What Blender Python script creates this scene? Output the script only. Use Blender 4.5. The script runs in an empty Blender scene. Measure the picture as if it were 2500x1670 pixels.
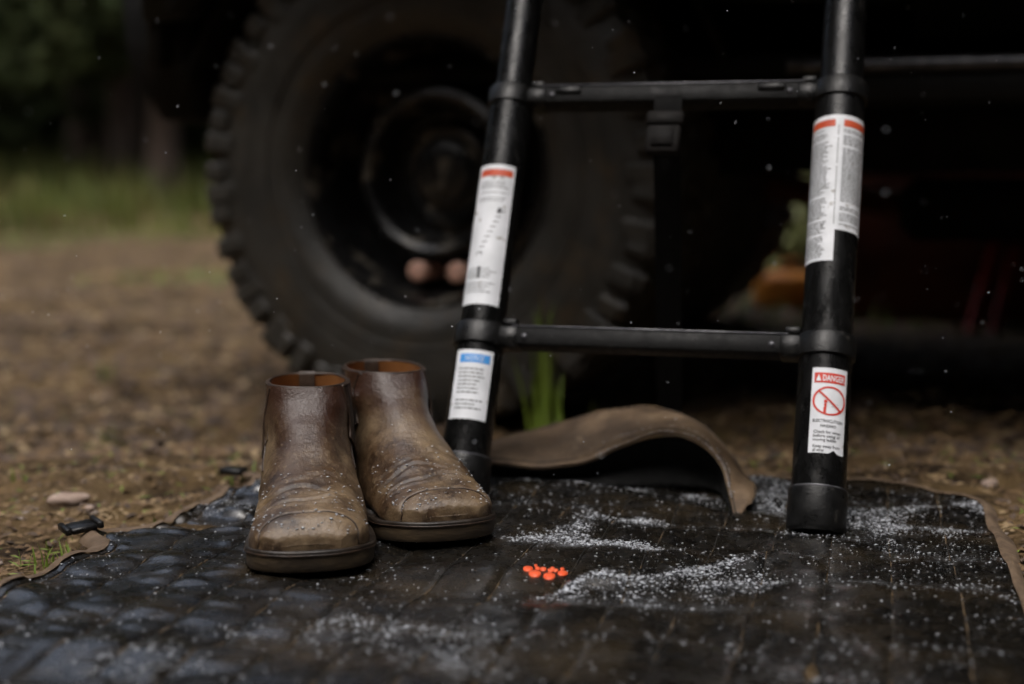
import bpy, math, random
import numpy as np
from mathutils import Vector, Matrix
random.seed(7); rng = np.random.default_rng(7)
R = math.radians
scene = bpy.context.scene
C = scene.collection

# ---------------------------------------------------------------- camera, sky, sun, exposure
CAMH, FPX, PITCH = 0.345, 3472.0, math.atan(395 / 3472.0)
cam = bpy.data.objects.new('camera', bpy.data.cameras.new('camera')); C.objects.link(cam)
cam.location = (0, 0, CAMH); cam.rotation_euler = (R(90) - PITCH, 0, 0)
cam.data.sensor_width = 36; cam.data.lens = 50; cam.data.clip_start = 0.02; cam.data.clip_end = 600
cam.data.dof.use_dof = True; cam.data.dof.focus_distance = 1.31; cam.data.dof.aperture_fstop = 2.3
scene.camera = cam
w = bpy.data.worlds.new('World'); scene.world = w; w.use_nodes = True
nt = w.node_tree; bg = nt.nodes['Background']
sky = nt.nodes.new('ShaderNodeTexSky'); sky.sky_type = 'NISHITA'; sky.sun_disc = False
SUN_EL, SUN_AZ = R(66), R(205)           # high, behind the camera; clouded over
sky.sun_elevation = SUN_EL; sky.sun_rotation = SUN_AZ; sky.dust_density = 4.0; sky.air_density = 1.0
hs = nt.nodes.new('ShaderNodeHueSaturation'); hs.inputs['Saturation'].default_value = 0.62
nt.links.new(sky.outputs[0], hs.inputs['Color']); nt.links.new(hs.outputs[0], bg.inputs[0])
bg.inputs[1].default_value = 0.1
sl = bpy.data.lights.new('sun', 'SUN'); sl.energy = 0.6; sl.angle = R(35); sl.color = (1, 0.97, 0.93)
so = bpy.data.objects.new('sun', sl); C.objects.link(so)
sd = Vector((math.sin(SUN_AZ) * math.cos(SUN_EL), math.cos(SUN_AZ) * math.cos(SUN_EL), math.sin(SUN_EL)))
so.rotation_euler = sd.to_track_quat('Z', 'Y').to_euler(); so.location = (0, -3, 6)
vs = scene.view_settings; vs.view_transform = 'Standard'; vs.look = 'None'; vs.exposure = 1.58; vs.gamma = 1; vs.use_curve_mapping = False
scene.cycles.use_denoising = True
scene.cycles.max_bounces = 4; scene.cycles.diffuse_bounces = 3; scene.cycles.glossy_bounces = 2; scene.cycles.use_adaptive_sampling = True; scene.cycles.adaptive_threshold = 0.015

# ---------------------------------------------------------------- helpers
def ray(px, py):
    x, y = (px - 1250) / FPX, (835 - py) / FPX
    f = Vector((0, math.cos(PITCH), -math.sin(PITCH))); u = Vector((0, math.sin(PITCH), math.cos(PITCH)))
    return f + u * y + Vector((1, 0, 0)) * x
def at(px, py, z=0.0):                      # photograph pixel -> point at height z
    d = ray(px, py); t = (z - CAMH) / d.z
    return Vector((d.x * t, d.y * t, z))
def at_y(px, py, Y):                        # photograph pixel -> point at forward distance Y
    d = ray(px, py); t = Y / d.y
    return Vector((d.x * t, Y, CAMH + d.z * t))

class SN:                                    # smooth sine noise in numpy
    def __init__(s, seed, n=10, lo=1, hi=4):
        r = np.random.default_rng(seed); k = r.uniform(lo, hi, n); a = r.uniform(0, 2 * np.pi, (n,)); e = r.uniform(-1, 1, n)
        s.k = np.stack([k * np.cos(a) * np.sqrt(1 - e * e), k * np.sin(a) * np.sqrt(1 - e * e), k * e], 1); s.p = r.uniform(0, 6.28, n); s.a = 1 / np.sqrt(k / lo); s.a /= np.sqrt((s.a ** 2).sum() / 2)
    def __call__(s, x, y, z=0.0):
        x, y, z = np.broadcast_arrays(np.asarray(x, float), y, z)
        o = np.zeros(x.shape)
        for kk, p, a in zip(s.k, s.p, s.a): o += a * np.sin(kk[0] * x + kk[1] * y + kk[2] * z + p)
        return o

def catmull(pts, n, closed=False):
    P = np.array(pts, float); m = len(P)
    if closed: Q = np.vstack([P[-1], P, P[0], P[1]]); segs = m
    else: Q = np.vstack([2 * P[0] - P[1], P, 2 * P[-1] - P[-2]]); segs = m - 1
    t = np.linspace(0, segs, n, endpoint=not closed); i = np.minimum(t.astype(int), segs - 1); f = (t - i)[:, None]
    a, b, c, d = Q[i], Q[i + 1], Q[i + 2], Q[i + 3]
    return 0.5 * (2 * b + (c - a) * f + (2 * a - 5 * b + 4 * c - d) * f ** 2 + (3 * b - a - 3 * c + d) * f ** 3)

class MB:
    def __init__(s): s.v = []; s.f = []; s.q = []; s.n = 0
    def add(s, V, Fc):
        V = np.asarray(V, float).reshape(-1, 3); s.v.append(V)
        if isinstance(Fc, np.ndarray): s.q.append(Fc + s.n)
        else: s.f += [tuple(int(i) + s.n for i in q) for q in Fc]
        s.n += len(V); return s
    def grid(s, G, cu=False, cv=False, flip=False):
        G = np.asarray(G, float); a, b = G.shape[:2]
        i, j = np.meshgrid(np.arange(a if cu else a - 1), np.arange(b if cv else b - 1), indexing='ij'); i, j = i.ravel(), j.ravel(); i2, j2 = (i + 1) % a, (j + 1) % b
        F = np.stack([i * b + j, i2 * b + j, i2 * b + j2, i * b + j2], 1)
        return s.add(G.reshape(-1, 3), F[:, ::-1] if flip else F)
    def box(s, lo, hi, M=None, bev=0.0):
        lo, hi = np.array(lo, float), np.array(hi, float)
        if bev <= 0:
            V = np.array([[x, y, z] for x in (lo[0], hi[0]) for y in (lo[1], hi[1]) for z in (lo[2], hi[2])])
            F = [(0, 1, 3, 2), (4, 6, 7, 5), (0, 4, 5, 1), (2, 3, 7, 6), (0, 2, 6, 4), (1, 5, 7, 3)]
        else:                                 # chamfered box: 24 corners
            V = []; idx = {}
            for sx in (0, 1):
                for sy in (0, 1):
                    for sz in (0, 1):
                        for ax in range(3):
                            p = np.array([(lo, hi)[q][k] for k, q in enumerate((sx, sy, sz))])
                            for k in range(3):
                                if k != ax: p[k] += bev * (1 if (sx, sy, sz)[k] == 0 else -1)
                            idx[(sx, sy, sz, ax)] = len(V); V.append(p)
            V = np.array(V); F = []
            def cyc(l, nrm):
                c = V[l].mean(0); nrm = np.array(nrm, float); a = np.cross(nrm, [0.3, 0.5, 0.81]); a /= np.linalg.norm(a); b = np.cross(nrm, a)
                F.append(tuple(sorted(l, key=lambda i: math.atan2((V[i] - c) @ b, (V[i] - c) @ a))))
            for ax in range(3):
                for sd_ in (0, 1):
                    l = [idx[q + (ax,)] for q in [(x, y, z) for x in (0, 1) for y in (0, 1) for z in (0, 1)] if q[ax] == sd_]
                    n = [0, 0, 0]; n[ax] = 1 if sd_ else -1; cyc(l, n)
            for ax in range(3):
                o = [k for k in range(3) if k != ax]
                for s0 in (0, 1):
                    for s1 in (0, 1):
                        l = []
                        for t in (0, 1):
                            q = [0, 0, 0]; q[ax] = t; q[o[0]] = s0; q[o[1]] = s1
                            l += [idx[tuple(q) + (o[0],)], idx[tuple(q) + (o[1],)]]
                        n = [0, 0, 0]; n[o[0]] = 1 if s0 else -1; n[o[1]] = 1 if s1 else -1; n = np.array(n) / 1.414; cyc(l, n)
            for q in [(x, y, z) for x in (0, 1) for y in (0, 1) for z in (0, 1)]:
                n = np.array([1 if k else -1 for k in q]) / 1.732; cyc([idx[q + (k,)] for k in range(3)], n)
        if M is not None: V = np.array([(M @ Vector(p))[:] for p in V])
        return s.add(V, F)
    def tube(s, path, r, n=10, cap=True, closed=False, flat=1.0, up=(0, 0, 1)):
        P = np.array([tuple(p) for p in path], float); m = len(P); rr = np.broadcast_to(np.asarray(r, float), (m,))
        T = np.gradient(P, axis=0) if not closed else np.roll(P, -1, 0) - np.roll(P, 1, 0)
        T /= np.linalg.norm(T, axis=1)[:, None] + 1e-12
        N = np.array(up, float); G = []
        for i in range(m):
            N = N - T[i] * (N @ T[i]); l = np.linalg.norm(N)
            if l < 1e-6: N = np.cross(T[i], [1, 0.1, 0]); l = np.linalg.norm(N)
            N = N / l; B = np.cross(T[i], N); a = np.linspace(0, 2 * np.pi, n, endpoint=False)
            G.append(P[i] + rr[i] * (np.cos(a)[:, None] * N * flat + np.sin(a)[:, None] * B))
        b0 = s.n; s.grid(G, cu=closed, cv=True, flip=True)
        if cap and not closed:
            s.f.append(tuple(b0 + i for i in range(n))); s.f.append(tuple(b0 + (m - 1) * n + i for i in range(n))[::-1])
        return s
    def lathe(s, prof, M, n=48, cap=False):
        a = np.linspace(0, 2 * np.pi, n, endpoint=False); p = np.array(prof, float)
        L_ = np.stack([p[:, :1] * np.cos(a), p[:, :1] * np.sin(a), np.repeat(p[:, 1:], n, 1)], -1); Mn = np.array(M); G = L_ @ Mn[:3, :3].T + Mn[:3, 3]
        b0 = s.n; s.grid(G, cv=True)
        if cap:
            s.f.append(tuple(b0 + i for i in range(n))[::-1]); s.f.append(tuple(b0 + (len(prof) - 1) * n + i for i in range(n)))
        return s
    def prism(s, poly, d0, d1, M):            # polygon in local x,y, extruded along local z
        n = len(poly); V = [(M @ Vector((p[0], p[1], d)))[:] for d in (d0, d1) for p in poly]
        F = [tuple(range(n))[::-1], tuple(range(n, 2 * n))] + [(i, (i + 1) % n, (i + 1) % n + n, i + n) for i in range(n)]
        return s.add(V, F)
    def build(s, name, mat, parent=None, smooth=True, angle=None):
        me = bpy.data.meshes.new(name); V = np.vstack(s.v)
        ls = [np.full(len(q), q.shape[1]) for q in s.q] + [np.array([len(f) for f in s.f], int)]; ix = [q.ravel() for q in s.q] + [np.array([i for f in s.f for i in f], int)]
        ls = np.concatenate(ls).astype(np.int32); ix = np.concatenate(ix).astype(np.int32)
        me.vertices.add(len(V)); me.vertices.foreach_set('co', V.astype(np.float32).ravel()); me.loops.add(len(ix)); me.loops.foreach_set('vertex_index', ix)
        me.polygons.add(len(ls)); me.polygons.foreach_set('loop_start', np.concatenate([[0], np.cumsum(ls)[:-1]]).astype(np.int32)); me.update(calc_edges=True); me.validate()
        if smooth:
            me.polygons.foreach_set('use_smooth', [True] * len(me.polygons))
            if angle is not None and hasattr(me, 'set_sharp_from_angle'): me.set_sharp_from_angle(angle=R(angle))
        if mat is not None: me.materials.append(mat)
        o = bpy.data.objects.new(name, me); C.objects.link(o)
        if parent is not None: attach(o, parent)
        return o

def world_of(o):
    m = o.matrix_basis.copy()
    if o.parent: m = world_of(o.parent) @ o.matrix_parent_inverse @ m
    return m
def attach(o, p):
    o.parent = p; o.matrix_parent_inverse = world_of(p).inverted()
def tag(o, label=None, cat=None, group=None, kind=None):
    if label: o['label'] = label
    if cat: o['category'] = cat
    if group: o['group'] = group
    if kind: o['kind'] = kind
    return o
def empty(name, loc, label, cat, group=None):
    o = bpy.data.objects.new(name, None); C.objects.link(o); o.location = loc; o.empty_display_size = 0.05
    return tag(o, label, cat, group)

def material(name, c1, c2=None, scale=20, rough=(0.5, 0.6), bump=0.0, bscale=60, c3=None, s3=5, m3=(0.5, 0.6), metallic=0, detail=6, spec=0.5, stretch=None, coat=0, ramp=(0.35, 0.65), c4=None, s4=200, m4=(0.6, 0.65), bdist=0.002, trans=0, nrough=0.5):
    m = bpy.data.materials.new(name); m.use_nodes = True; T = m.node_tree; N = T.nodes; L = T.links; b = N['Principled BSDF']
    tc = N.new('ShaderNodeTexCoord'); src = tc.outputs['Object']
    if stretch:
        mp = N.new('ShaderNodeMapping'); mp.inputs['Scale'].default_value = stretch; L.new(src, mp.inputs[0]); src = mp.outputs[0]
    def noise(sc, det=detail):
        n = N.new('ShaderNodeTexNoise'); n.inputs['Scale'].default_value = sc; n.inputs['Detail'].default_value = det; n.inputs['Roughness'].default_value = nrough; L.new(src, n.inputs['Vector']); return n
    def rng_(n, lo, hi, a, bb):
        r = N.new('ShaderNodeMapRange'); r.inputs[1].default_value = lo; r.inputs[2].default_value = hi; r.inputs[3].default_value = a; r.inputs[4].default_value = bb; L.new(n.outputs[0], r.inputs[0]); return r
    def mix(f, a, bb):
        x = N.new('ShaderNodeMix'); x.data_type = 'RGBA'; L.new(f, x.inputs[0])
        for i, q in ((6, a), (7, bb)):
            if isinstance(q, tuple): x.inputs[i].default_value = (*q, 1)
            else: L.new(q, x.inputs[i])
        return x.outputs[2]
    n1 = noise(scale); col = c1
    if c2: col = mix(rng_(n1, ramp[0], ramp[1], 0, 1).outputs[0], c1, c2)
    if c3: col = mix(rng_(noise(s3), m3[0], m3[1], 0, 1).outputs[0], col, c3)
    if c4: col = mix(rng_(noise(s4, 2), m4[0], m4[1], 0, 1).outputs[0], col, c4)
    if isinstance(col, tuple): b.inputs['Base Color'].default_value = (*col, 1)
    else: L.new(col, b.inputs['Base Color'])
    L.new(rng_(noise(scale * 1.7), 0.35, 0.65, rough[0], rough[1]).outputs[0], b.inputs['Roughness'])
    b.inputs['Metallic'].default_value = metallic; b.inputs['Specular IOR Level'].default_value = spec
    if coat: b.inputs['Coat Weight'].default_value = coat; b.inputs['Coat Roughness'].default_value = 0.15
    if trans: b.inputs['Transmission Weight'].default_value = trans
    if bump:
        bp = N.new('ShaderNodeBump'); bp.inputs['Strength'].default_value = bump; bp.inputs['Distance'].default_value = bdist
        L.new(noise(bscale).outputs[0], bp.inputs['Height']); L.new(bp.outputs[0], b.inputs['Normal'])
    return m

M = {}
M['dirt'] = material('dirt', (0.050, 0.030, 0.012), (0.165, 0.108, 0.048), 2.2, (0.75, 0.95), 1.0, 60, c3=(0.024, 0.014, 0.007), s3=11, m3=(0.48, 0.62), c4=(0.32, 0.225, 0.125), s4=45, m4=(0.58, 0.68), bdist=0.014, spec=0.2, nrough=0.66, ramp=(0.40, 0.60), detail=7)
M['mat'] = material('wet_mat', (0.003, 0.003, 0.003), (0.009, 0.0075, 0.0055), 34, (0.09, 0.40), 0.5, 300, c3=(0.026, 0.019, 0.011), s3=8, m3=(0.50, 0.66), spec=0.8, coat=0.4, bdist=0.0014, c4=(0.055, 0.044, 0.030), s4=420, m4=(0.60, 0.72), nrough=0.64)
M['binding'] = material('mat_binding', (0.075, 0.048, 0.028), (0.13, 0.088, 0.054), 60, (0.7, 0.9), 0.5, 500, bdist=0.001)
M['thread'] = material('thread', (0.15, 0.10, 0.05), (0.010, 0.008, 0.006), 45, (0.8, 0.9), 0, ramp=(0.36, 0.50))
M['leather'] = material('boot_leather', (0.026, 0.0130, 0.0062), (0.078, 0.045, 0.022), 42, (0.27, 0.48), 1.0, 200, c3=(0.185, 0.128, 0.072), s3=15, m3=(0.47, 0.62), bdist=0.0012, spec=0.6, c4=(0.15, 0.103, 0.060), s4=200, m4=(0.58, 0.68), ramp=(0.40, 0.60), detail=8, nrough=0.68)
def polish(m, z0, z1, dark):                   # the shaft keeps its dark polish, the foot is worn paler
    T = m.node_tree; N = T.nodes; L = T.links; b = N['Principled BSDF']; src = b.inputs['Base Color'].links[0].from_socket
    tc = N.new('ShaderNodeTexCoord'); sx = N.new('ShaderNodeSeparateXYZ'); L.new(tc.outputs['Object'], sx.inputs[0])
    ns = N.new('ShaderNodeTexNoise'); ns.inputs['Scale'].default_value = 22; ns.inputs['Detail'].default_value = 5; L.new(tc.outputs['Object'], ns.inputs['Vector'])
    ad = N.new('ShaderNodeMath'); ad.operation = 'MULTIPLY_ADD'; L.new(ns.outputs[0], ad.inputs[0]); ad.inputs[1].default_value = 0.09; L.new(sx.outputs[2], ad.inputs[2])
    mr = N.new('ShaderNodeMapRange'); mr.inputs[1].default_value = z0 + .045; mr.inputs[2].default_value = z1 + .045; L.new(ad.outputs[0], mr.inputs[0])
    mx = N.new('ShaderNodeMix'); mx.data_type = 'RGBA'; L.new(mr.outputs[0], mx.inputs[0]); L.new(src, mx.inputs[6]); mx.inputs[7].default_value = (*dark, 1); L.new(mx.outputs[2], b.inputs['Base Color'])
polish(M['leather'], 0.085, 0.130, (0.034, 0.0125, 0.0055))
M['leather_dark'] = material('boot_leather_dark', (0.014, 0.008, 0.005), (0.050, 0.028, 0.016), 60, (0.4, 0.6), 0.4, 260, bdist=0.001, nrough=0.65)
M['lining'] = material('boot_lining', (0.32, 0.13, 0.035), (0.22, 0.085, 0.022), 35, (0.6, 0.8), 0.3, 300, bdist=0.001)
M['sole'] = material('boot_sole', (0.060, 0.038, 0.017), (0.030, 0.019, 0.009), 26, (0.65, 0.85), 0.5, 180, c3=(0.11, 0.075, 0.038), s3=30, m3=(0.55, 0.7), bdist=0.001, stretch=(1, 1, 3))
M['welt'] = material('boot_welt', (0.010, 0.007, 0.005), (0.026, 0.018, 0.012), 60, (0.35, 0.55), 0.4, 300, bdist=0.001)
M['gore'] = material('elastic_gore', (0.018, 0.011, 0.008), (0.035, 0.022, 0.015), 90, (0.8, 0.9), 0.5, 500, bdist=0.001)
M['snow'] = material('snow', (0.60, 0.63, 0.68), (0.44, 0.46, 0.50), 300, (0.25, 0.5), 0)
M['ladder'] = material('ladder_black', (0.003, 0.003, 0.003), (0.006, 0.006, 0.006), 40, (0.16, 0.42), 0.45, 120, c3=(0.022, 0.021, 0.020), s3=90, m3=(0.58, 0.68), bdist=0.0012, stretch=(1, 1, 0.3), spec=0.32, nrough=0.65)
M['rung'] = material('rung_black', (0.005, 0.005, 0.005), (0.011, 0.011, 0.011), 60, (0.5, 0.75), 0.5, 200, c3=(0.035, 0.034, 0.033), s3=130, m3=(0.60, 0.70), bdist=0.001, spec=0.22, nrough=0.65)
M['plastic'] = material('black_plastic', (0.004, 0.004, 0.004), (0.008, 0.008, 0.008), 50, (0.25, 0.5), 0.5, 300, c3=(0.028, 0.026, 0.023), s3=110, m3=(0.60, 0.70), bdist=0.001, spec=0.32, nrough=0.65)
M['alu'] = material('rung_edge', (0.13, 0.13, 0.14), (0.07, 0.07, 0.08), 60, (0.3, 0.5), 0.2, 200, metallic=0.6, bdist=0.001)
M['white'] = material('label_white', (0.76, 0.78, 0.82), (0.64, 0.66, 0.69), 45, (0.4, 0.6), 0.1, 200, bdist=0.0005, c3=(0.34, 0.33, 0.31), s3=70, m3=(0.64, 0.70))
M['print_black'] = material('print_black', (0.05, 0.05, 0.055), None, 40, (0.5, 0.6), 0)
M['print_grey'] = material('print_grey', (0.10, 0.105, 0.11), None, 40, (0.5, 0.6), 0)
M['print_red'] = material('print_red', (0.60, 0.035, 0.015), (0.5, 0.03, 0.015), 50, (0.5, 0.6), 0)
M['print_orange'] = material('print_orange', (0.62, 0.10, 0.03), (0.5, 0.07, 0.03), 50, (0.5, 0.6), 0)
M['print_blue'] = material('print_blue', (0.06, 0.30, 0.72), None, 50, (0.5, 0.6), 0)
M['strap'] = material('strap_leather', (0.055, 0.034, 0.019), (0.13, 0.085, 0.048), 24, (0.5, 0.75), 0.7, 200, c3=(0.17, 0.118, 0.072), s3=18, m3=(0.55, 0.66), bdist=0.001, nrough=0.65)
M['webbing'] = material('webbing', (0.004, 0.004, 0.004), (0.007, 0.007, 0.007), 90, (0.85, 0.95), 0.4, 500, spec=0.2, bdist=0.001)
M['rubber'] = material('tyre_rubber', (0.030, 0.029, 0.026), (0.054, 0.050, 0.043), 10, (0.32, 0.55), 0.6, 50, c3=(0.070, 0.052, 0.032), s3=9, m3=(0.54, 0.68), bdist=0.005, spec=0.5, nrough=0.64)
M['rim'] = material('rim_black', (0.008, 0.008, 0.0085), (0.012, 0.012, 0.012), 12, (0.24, 0.40), 0.2, 60, bdist=0.002, c3=(0.10, 0.088, 0.070), s3=22, m3=(0.57, 0.64), spec=0.55)
M['copper'] = material('pink_copper', (0.85, 0.52, 0.40), (0.75, 0.44, 0.34), 40, (0.35, 0.5), 0.1, 100)
M['paint'] = material('body_paint', (0.006, 0.008, 0.007), (0.009, 0.011, 0.009), 3, (0.3, 0.45), 0.05, 40, spec=0.3)
M['trim'] = material('black_trim', (0.005, 0.005, 0.005), (0.008, 0.008, 0.008), 20, (0.5, 0.7), 0.2, 100, spec=0.25)
M['chassis'] = material('chassis_black', (0.004, 0.004, 0.004), (0.008, 0.006, 0.005), 12, (0.6, 0.85), 0.3, 60, spec=0.2)
M['rust'] = material('rust', (0.24, 0.075, 0.02), (0.12, 0.035, 0.012), 14, (0.7, 0.9), 0.4, 60)
M['glass'] = material('tinted_glass', (0.006, 0.007, 0.008), None, 5, (0.05, 0.08), 0)
M['bush'] = material('bush_leaf', (0.16, 0.19, 0.055), (0.26, 0.26, 0.13), 6, (0.6, 0.8), 0)
M['tall_grass'] = material('tall_grass', (0.11, 0.19, 0.014), (0.16, 0.22, 0.026), 8, (0.5, 0.7), 0)
M['grass'] = material('grass_blade', (0.090, 0.160, 0.014), (0.15, 0.20, 0.026), 8, (0.5, 0.7), 0)
M['meadow'] = material('meadow_grass', (0.055, 0.075, 0.005), (0.110, 0.120, 0.012), 0.8, (0.6, 0.8), 0, c3=(0.13, 0.095, 0.03), s3=1.4, m3=(0.52, 0.66))
M['litter'] = material('forest_litter', (0.155, 0.095, 0.042), (0.08, 0.045, 0.02), 40, (0.7, 0.9), 0, c3=(0.26, 0.185, 0.10), s3=25, m3=(0.55, 0.6))
M['pebble'] = material('pebble', (0.26, 0.22, 0.19), (0.15, 0.11, 0.085), 30, (0.7, 0.9), 0.4, 90)
M['stone'] = material('pale_stone', (0.40, 0.31, 0.26), (0.24, 0.17, 0.13), 45, (0.75, 0.9), 0.7, 120, bdist=0.003)
M['bark'] = material('bark', (0.050, 0.034, 0.024), (0.10, 0.065, 0.045), 4, (0.8, 0.95), 0.9, 14, stretch=(1, 1, 0.25), bdist=0.03)
M['needles'] = material('needles', (0.014, 0.022, 0.005), (0.028, 0.034, 0.009), 1.2, (0.7, 0.9), 0, spec=0.15)
M['hill'] = material('hillside', (0.018, 0.026, 0.010), (0.03, 0.03, 0.016), 0.3, (0.9, 1), 0.5, 2)
M['orange'] = material('orange_nylon', (0.75, 0.29, 0.03), (0.58, 0.19, 0.02), 12, (0.5, 0.7), 0.3, 60)
M['red'] = material('red_frame', (0.50, 0.025, 0.012), (0.40, 0.02, 0.01), 20, (0.35, 0.5), 0)
M['crate'] = material('dark_red_plastic', (0.20, 0.045, 0.016), (0.10, 0.022, 0.010), 6, (0.5, 0.7), 0.2, 60)
M['chair'] = material('chair_fabric', (0.012, 0.010, 0.010), (0.02, 0.016, 0.014), 40, (0.8, 0.9), 0.2, 200)
M['emblem'] = material('emblem_orange', (0.80, 0.085, 0.02), (0.85, 0.14, 0.05), 160, (0.5, 0.6), 0.2, 500, bdist=0.0005)

# ---------------------------------------------------------------- ground
gn1, gn2, gn3 = SN(1, 12, 0.6, 3), SN(2, 14, 6, 22), SN(3, 16, 30, 90)
def sstep(a, b, x): t = np.clip((np.asarray(x, float) - a) / (b - a), 0, 1); return t * t * (3 - 2 * t)
ME, MD = np.array([math.cos(R(15)), -math.sin(R(15))]), np.array([math.sin(R(15)), math.cos(R(15))])   # mat axes: across, along
def mat_mask(x, y, pad=0.03):
    c = x * ME[0] + y * ME[1]; a = x * MD[0] + y * MD[1]
    return sstep(-0.73 - pad, -0.70, c) * (1 - sstep(0.10, 0.13 + pad, c)) * (1 - sstep(1.68, 1.72 + pad, a))
def ground_z(x, y):
    x = np.asarray(x, float); y = np.asarray(y, float)
    z = -0.064 * sstep(1.70, 2.30, y) + 0.0 * x
    rough = 0.010 * gn1(x * 1.2, y * 1.2) + 0.0050 * gn2(x, y) + 0.0024 * gn3(x, y)
    rough = rough * np.clip(1.6 - 0.02 * y, 0.3, 2)
    z = z + rough * (1 - 0.97 * mat_mask(x, y)) - 0.004 * mat_mask(x, y)
    flat = np.exp(-(((x + 0.1) / 0.4) ** 2 + ((y - 2.5) / 0.22) ** 2))
    z = z * (1 - flat) + (-0.072) * flat
    return z + 0.9 * sstep(30, 60, y)
def on_ground(px, py):
    z = 0.0
    for _ in range(12):
        p = at(px, py, z); z = 0.5 * z + 0.5 * float(ground_z(p.x, p.y))
    return at(px, py, z)
def spread(lo, hi, near_lo, near_hi, step, grow):
    v = list(np.arange(near_lo, near_hi, step)); s = step; x = near_hi
    while x < hi: v.append(x); s *= grow; x += s
    v.append(hi); s = step; x = near_lo - step; pre = []
    while x > lo: pre.append(x); s *= grow; x -= s
    return np.array([lo] + pre[::-1] + v)
gx = spread(-150, 150, -1.6, 1.6, 0.016, 1.09); gy = spread(-40, 160, 0.4, 3.2, 0.016, 1.07)
GX, GY = np.meshgrid(gx, gy, indexing='ij')
g = MB().grid(np.stack([GX, GY, ground_z(GX, GY)], -1)).build('ground', M['dirt']); tag(g, kind='structure')

# hillside closing the far wood
hx = np.linspace(-160, 160, 60); hy = np.linspace(44, 120, 20); HX, HY = np.meshgrid(hx, hy, indexing='ij')
hz = 0.6 + 16 * sstep(44, 95, HY) + 1.2 * SN(9, 10, 0.05, 0.3)(HX, HY) * sstep(44, 60, HY)
tag(MB().grid(np.stack([HX, HY, hz], -1)).build('hillside', M['hill']), kind='structure')

# ---------------------------------------------------------------- trees far behind
def leaf_cloud(mb, P, size, r):
    n = len(P); a = r.normal(size=(n, 3)); a /= np.linalg.norm(a, axis=1)[:, None]
    b = np.cross(a, r.normal(size=(n, 3))); b /= np.linalg.norm(b, axis=1)[:, None]; s_ = size * r.uniform(0.6, 1.4, (n, 1))
    V = np.stack([P - a * s_, P + b * s_ * 0.45, P + a * s_, P - b * s_ * 0.45], 1).reshape(-1, 3)
    return mb.add(V, np.arange(4 * n).reshape(-1, 4))
def pine(x, y, h, r0, low, seed, label):
    r = np.random.default_rng(seed); z0 = float(ground_z(x, y))
    t = empty('pine_tree', (x, y, z0), label, 'tree', 'pine trees at the edge of the wood')
    k = np.linspace(0, 1, 14); p = np.stack([x + 0.15 * np.sin(k * 3 + seed), y + 0.15 * np.cos(k * 2.3 + seed), z0 - 0.1 + k * h], 1)
    tr = MB().tube(p, r0 * (1 - 0.85 * k) * (1 + 0.35 * np.exp(-k * 30)), 12)
    for j in range(26):
        zz = low + (h - low) * j / 26; a = r.uniform(0, 6.28); ln = (0.4 + 0.35 * (h - zz)) * 0.42
        tr.tube([(x, y, zz), (x + math.cos(a) * ln * 0.6, y + math.sin(a) * ln * 0.6, zz + 0.1), (x + math.cos(a) * ln, y + math.sin(a) * ln, zz - 0.1)], [0.05, 0.035, 0.012], 5)
    tr.build('trunk', M['bark'], t)
    P = []
    for j in range(26):
        zz = low + (h - low) * j / 26; rad = 0.35 + (h - zz) * 0.19
        for q in range(6):
            a = r.uniform(0, 6.28); n = 40; u = r.uniform(0.15, 1, n) * rad
            P.append(np.stack([x + np.cos(a) * u + r.normal(0, .18, n), y + np.sin(a) * u + r.normal(0, .18, n), zz - 0.18 * u + r.normal(0, .14, n)], 1))
    leaf_cloud(MB_ := MB(), np.vstack(P), 0.16, r).build('crown', M['needles'], t, smooth=False)
LT = ['dark pine trunk standing in the blurred wood behind the dirt clearing']
spots = [(-6.2, 23, .30, 2.4), (-5.1, 20.5, .24, 2.2), (-4.3, 25, .28, 2.0), (-3.6, 18.5, .17, 2.6), (-7.6, 26, .34, 1.8), (-8.6, 20, .22, 2.4), (-5.6, 29, .33, 1.5), (-2.4, 27, .3, 1.6),
         (-10.5, 24, .3, 1.5), (2.4, 22, .3, 1.4), (5.0, 25, .3, 1.2), (8.2, 21, .28, 1.2), (0.2, 26, .3, 1.4), (11.5, 24, .3, 1.2), (-13, 22, .3, 1.6)]
TL = {0: 'thick pine at the wood edge, second trunk from the left picture edge', 1: 'middle pine trunk in the wood left of the truck bumper', 2: 'pine deep in the wood just left of the truck bumper', 3: 'slim dark pine nearest the clearing beside the truck bumper', 4: 'thickest pine far back at the left picture edge', 5: 'pine at the very left edge of the picture', 6: 'farthest pine of the wood behind the middle trunk'}
for i, (x, y, r0, low) in enumerate(spots): pine(x, y, 13 + (i * 37 % 5), r0, low, 100 + i, LT[0] if not -9 < x < -3 else TL[i])
n = 70000; r_ = np.random.default_rng(5)
P = np.stack([r_.uniform(-45, 45, n), r_.uniform(28, 42, n), 0.2 + 13 * r_.uniform(0, 1, n) ** 1.5], 1)
tag(leaf_cloud(MB(), P, 0.42, r_).build('far_wood', M['needles'], smooth=False), 'dark green far-off wood behind the clearing', 'wood', kind='stuff')

n = 60000; th = r_.uniform(R(48), R(312), n); rad = r_.uniform(8.5, 15, n); hh = 0.3 + 11 * r_.uniform(0, 1, n) ** 1.1
P = np.stack([rad * np.sin(th), 1.5 + rad * np.cos(th), hh], 1)
tag(leaf_cloud(MB(), P, 0.34, r_).build('near_wood', M['needles'], smooth=False), 'dark wood closing the clearing on the other sides', 'wood', kind='stuff')
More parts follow.
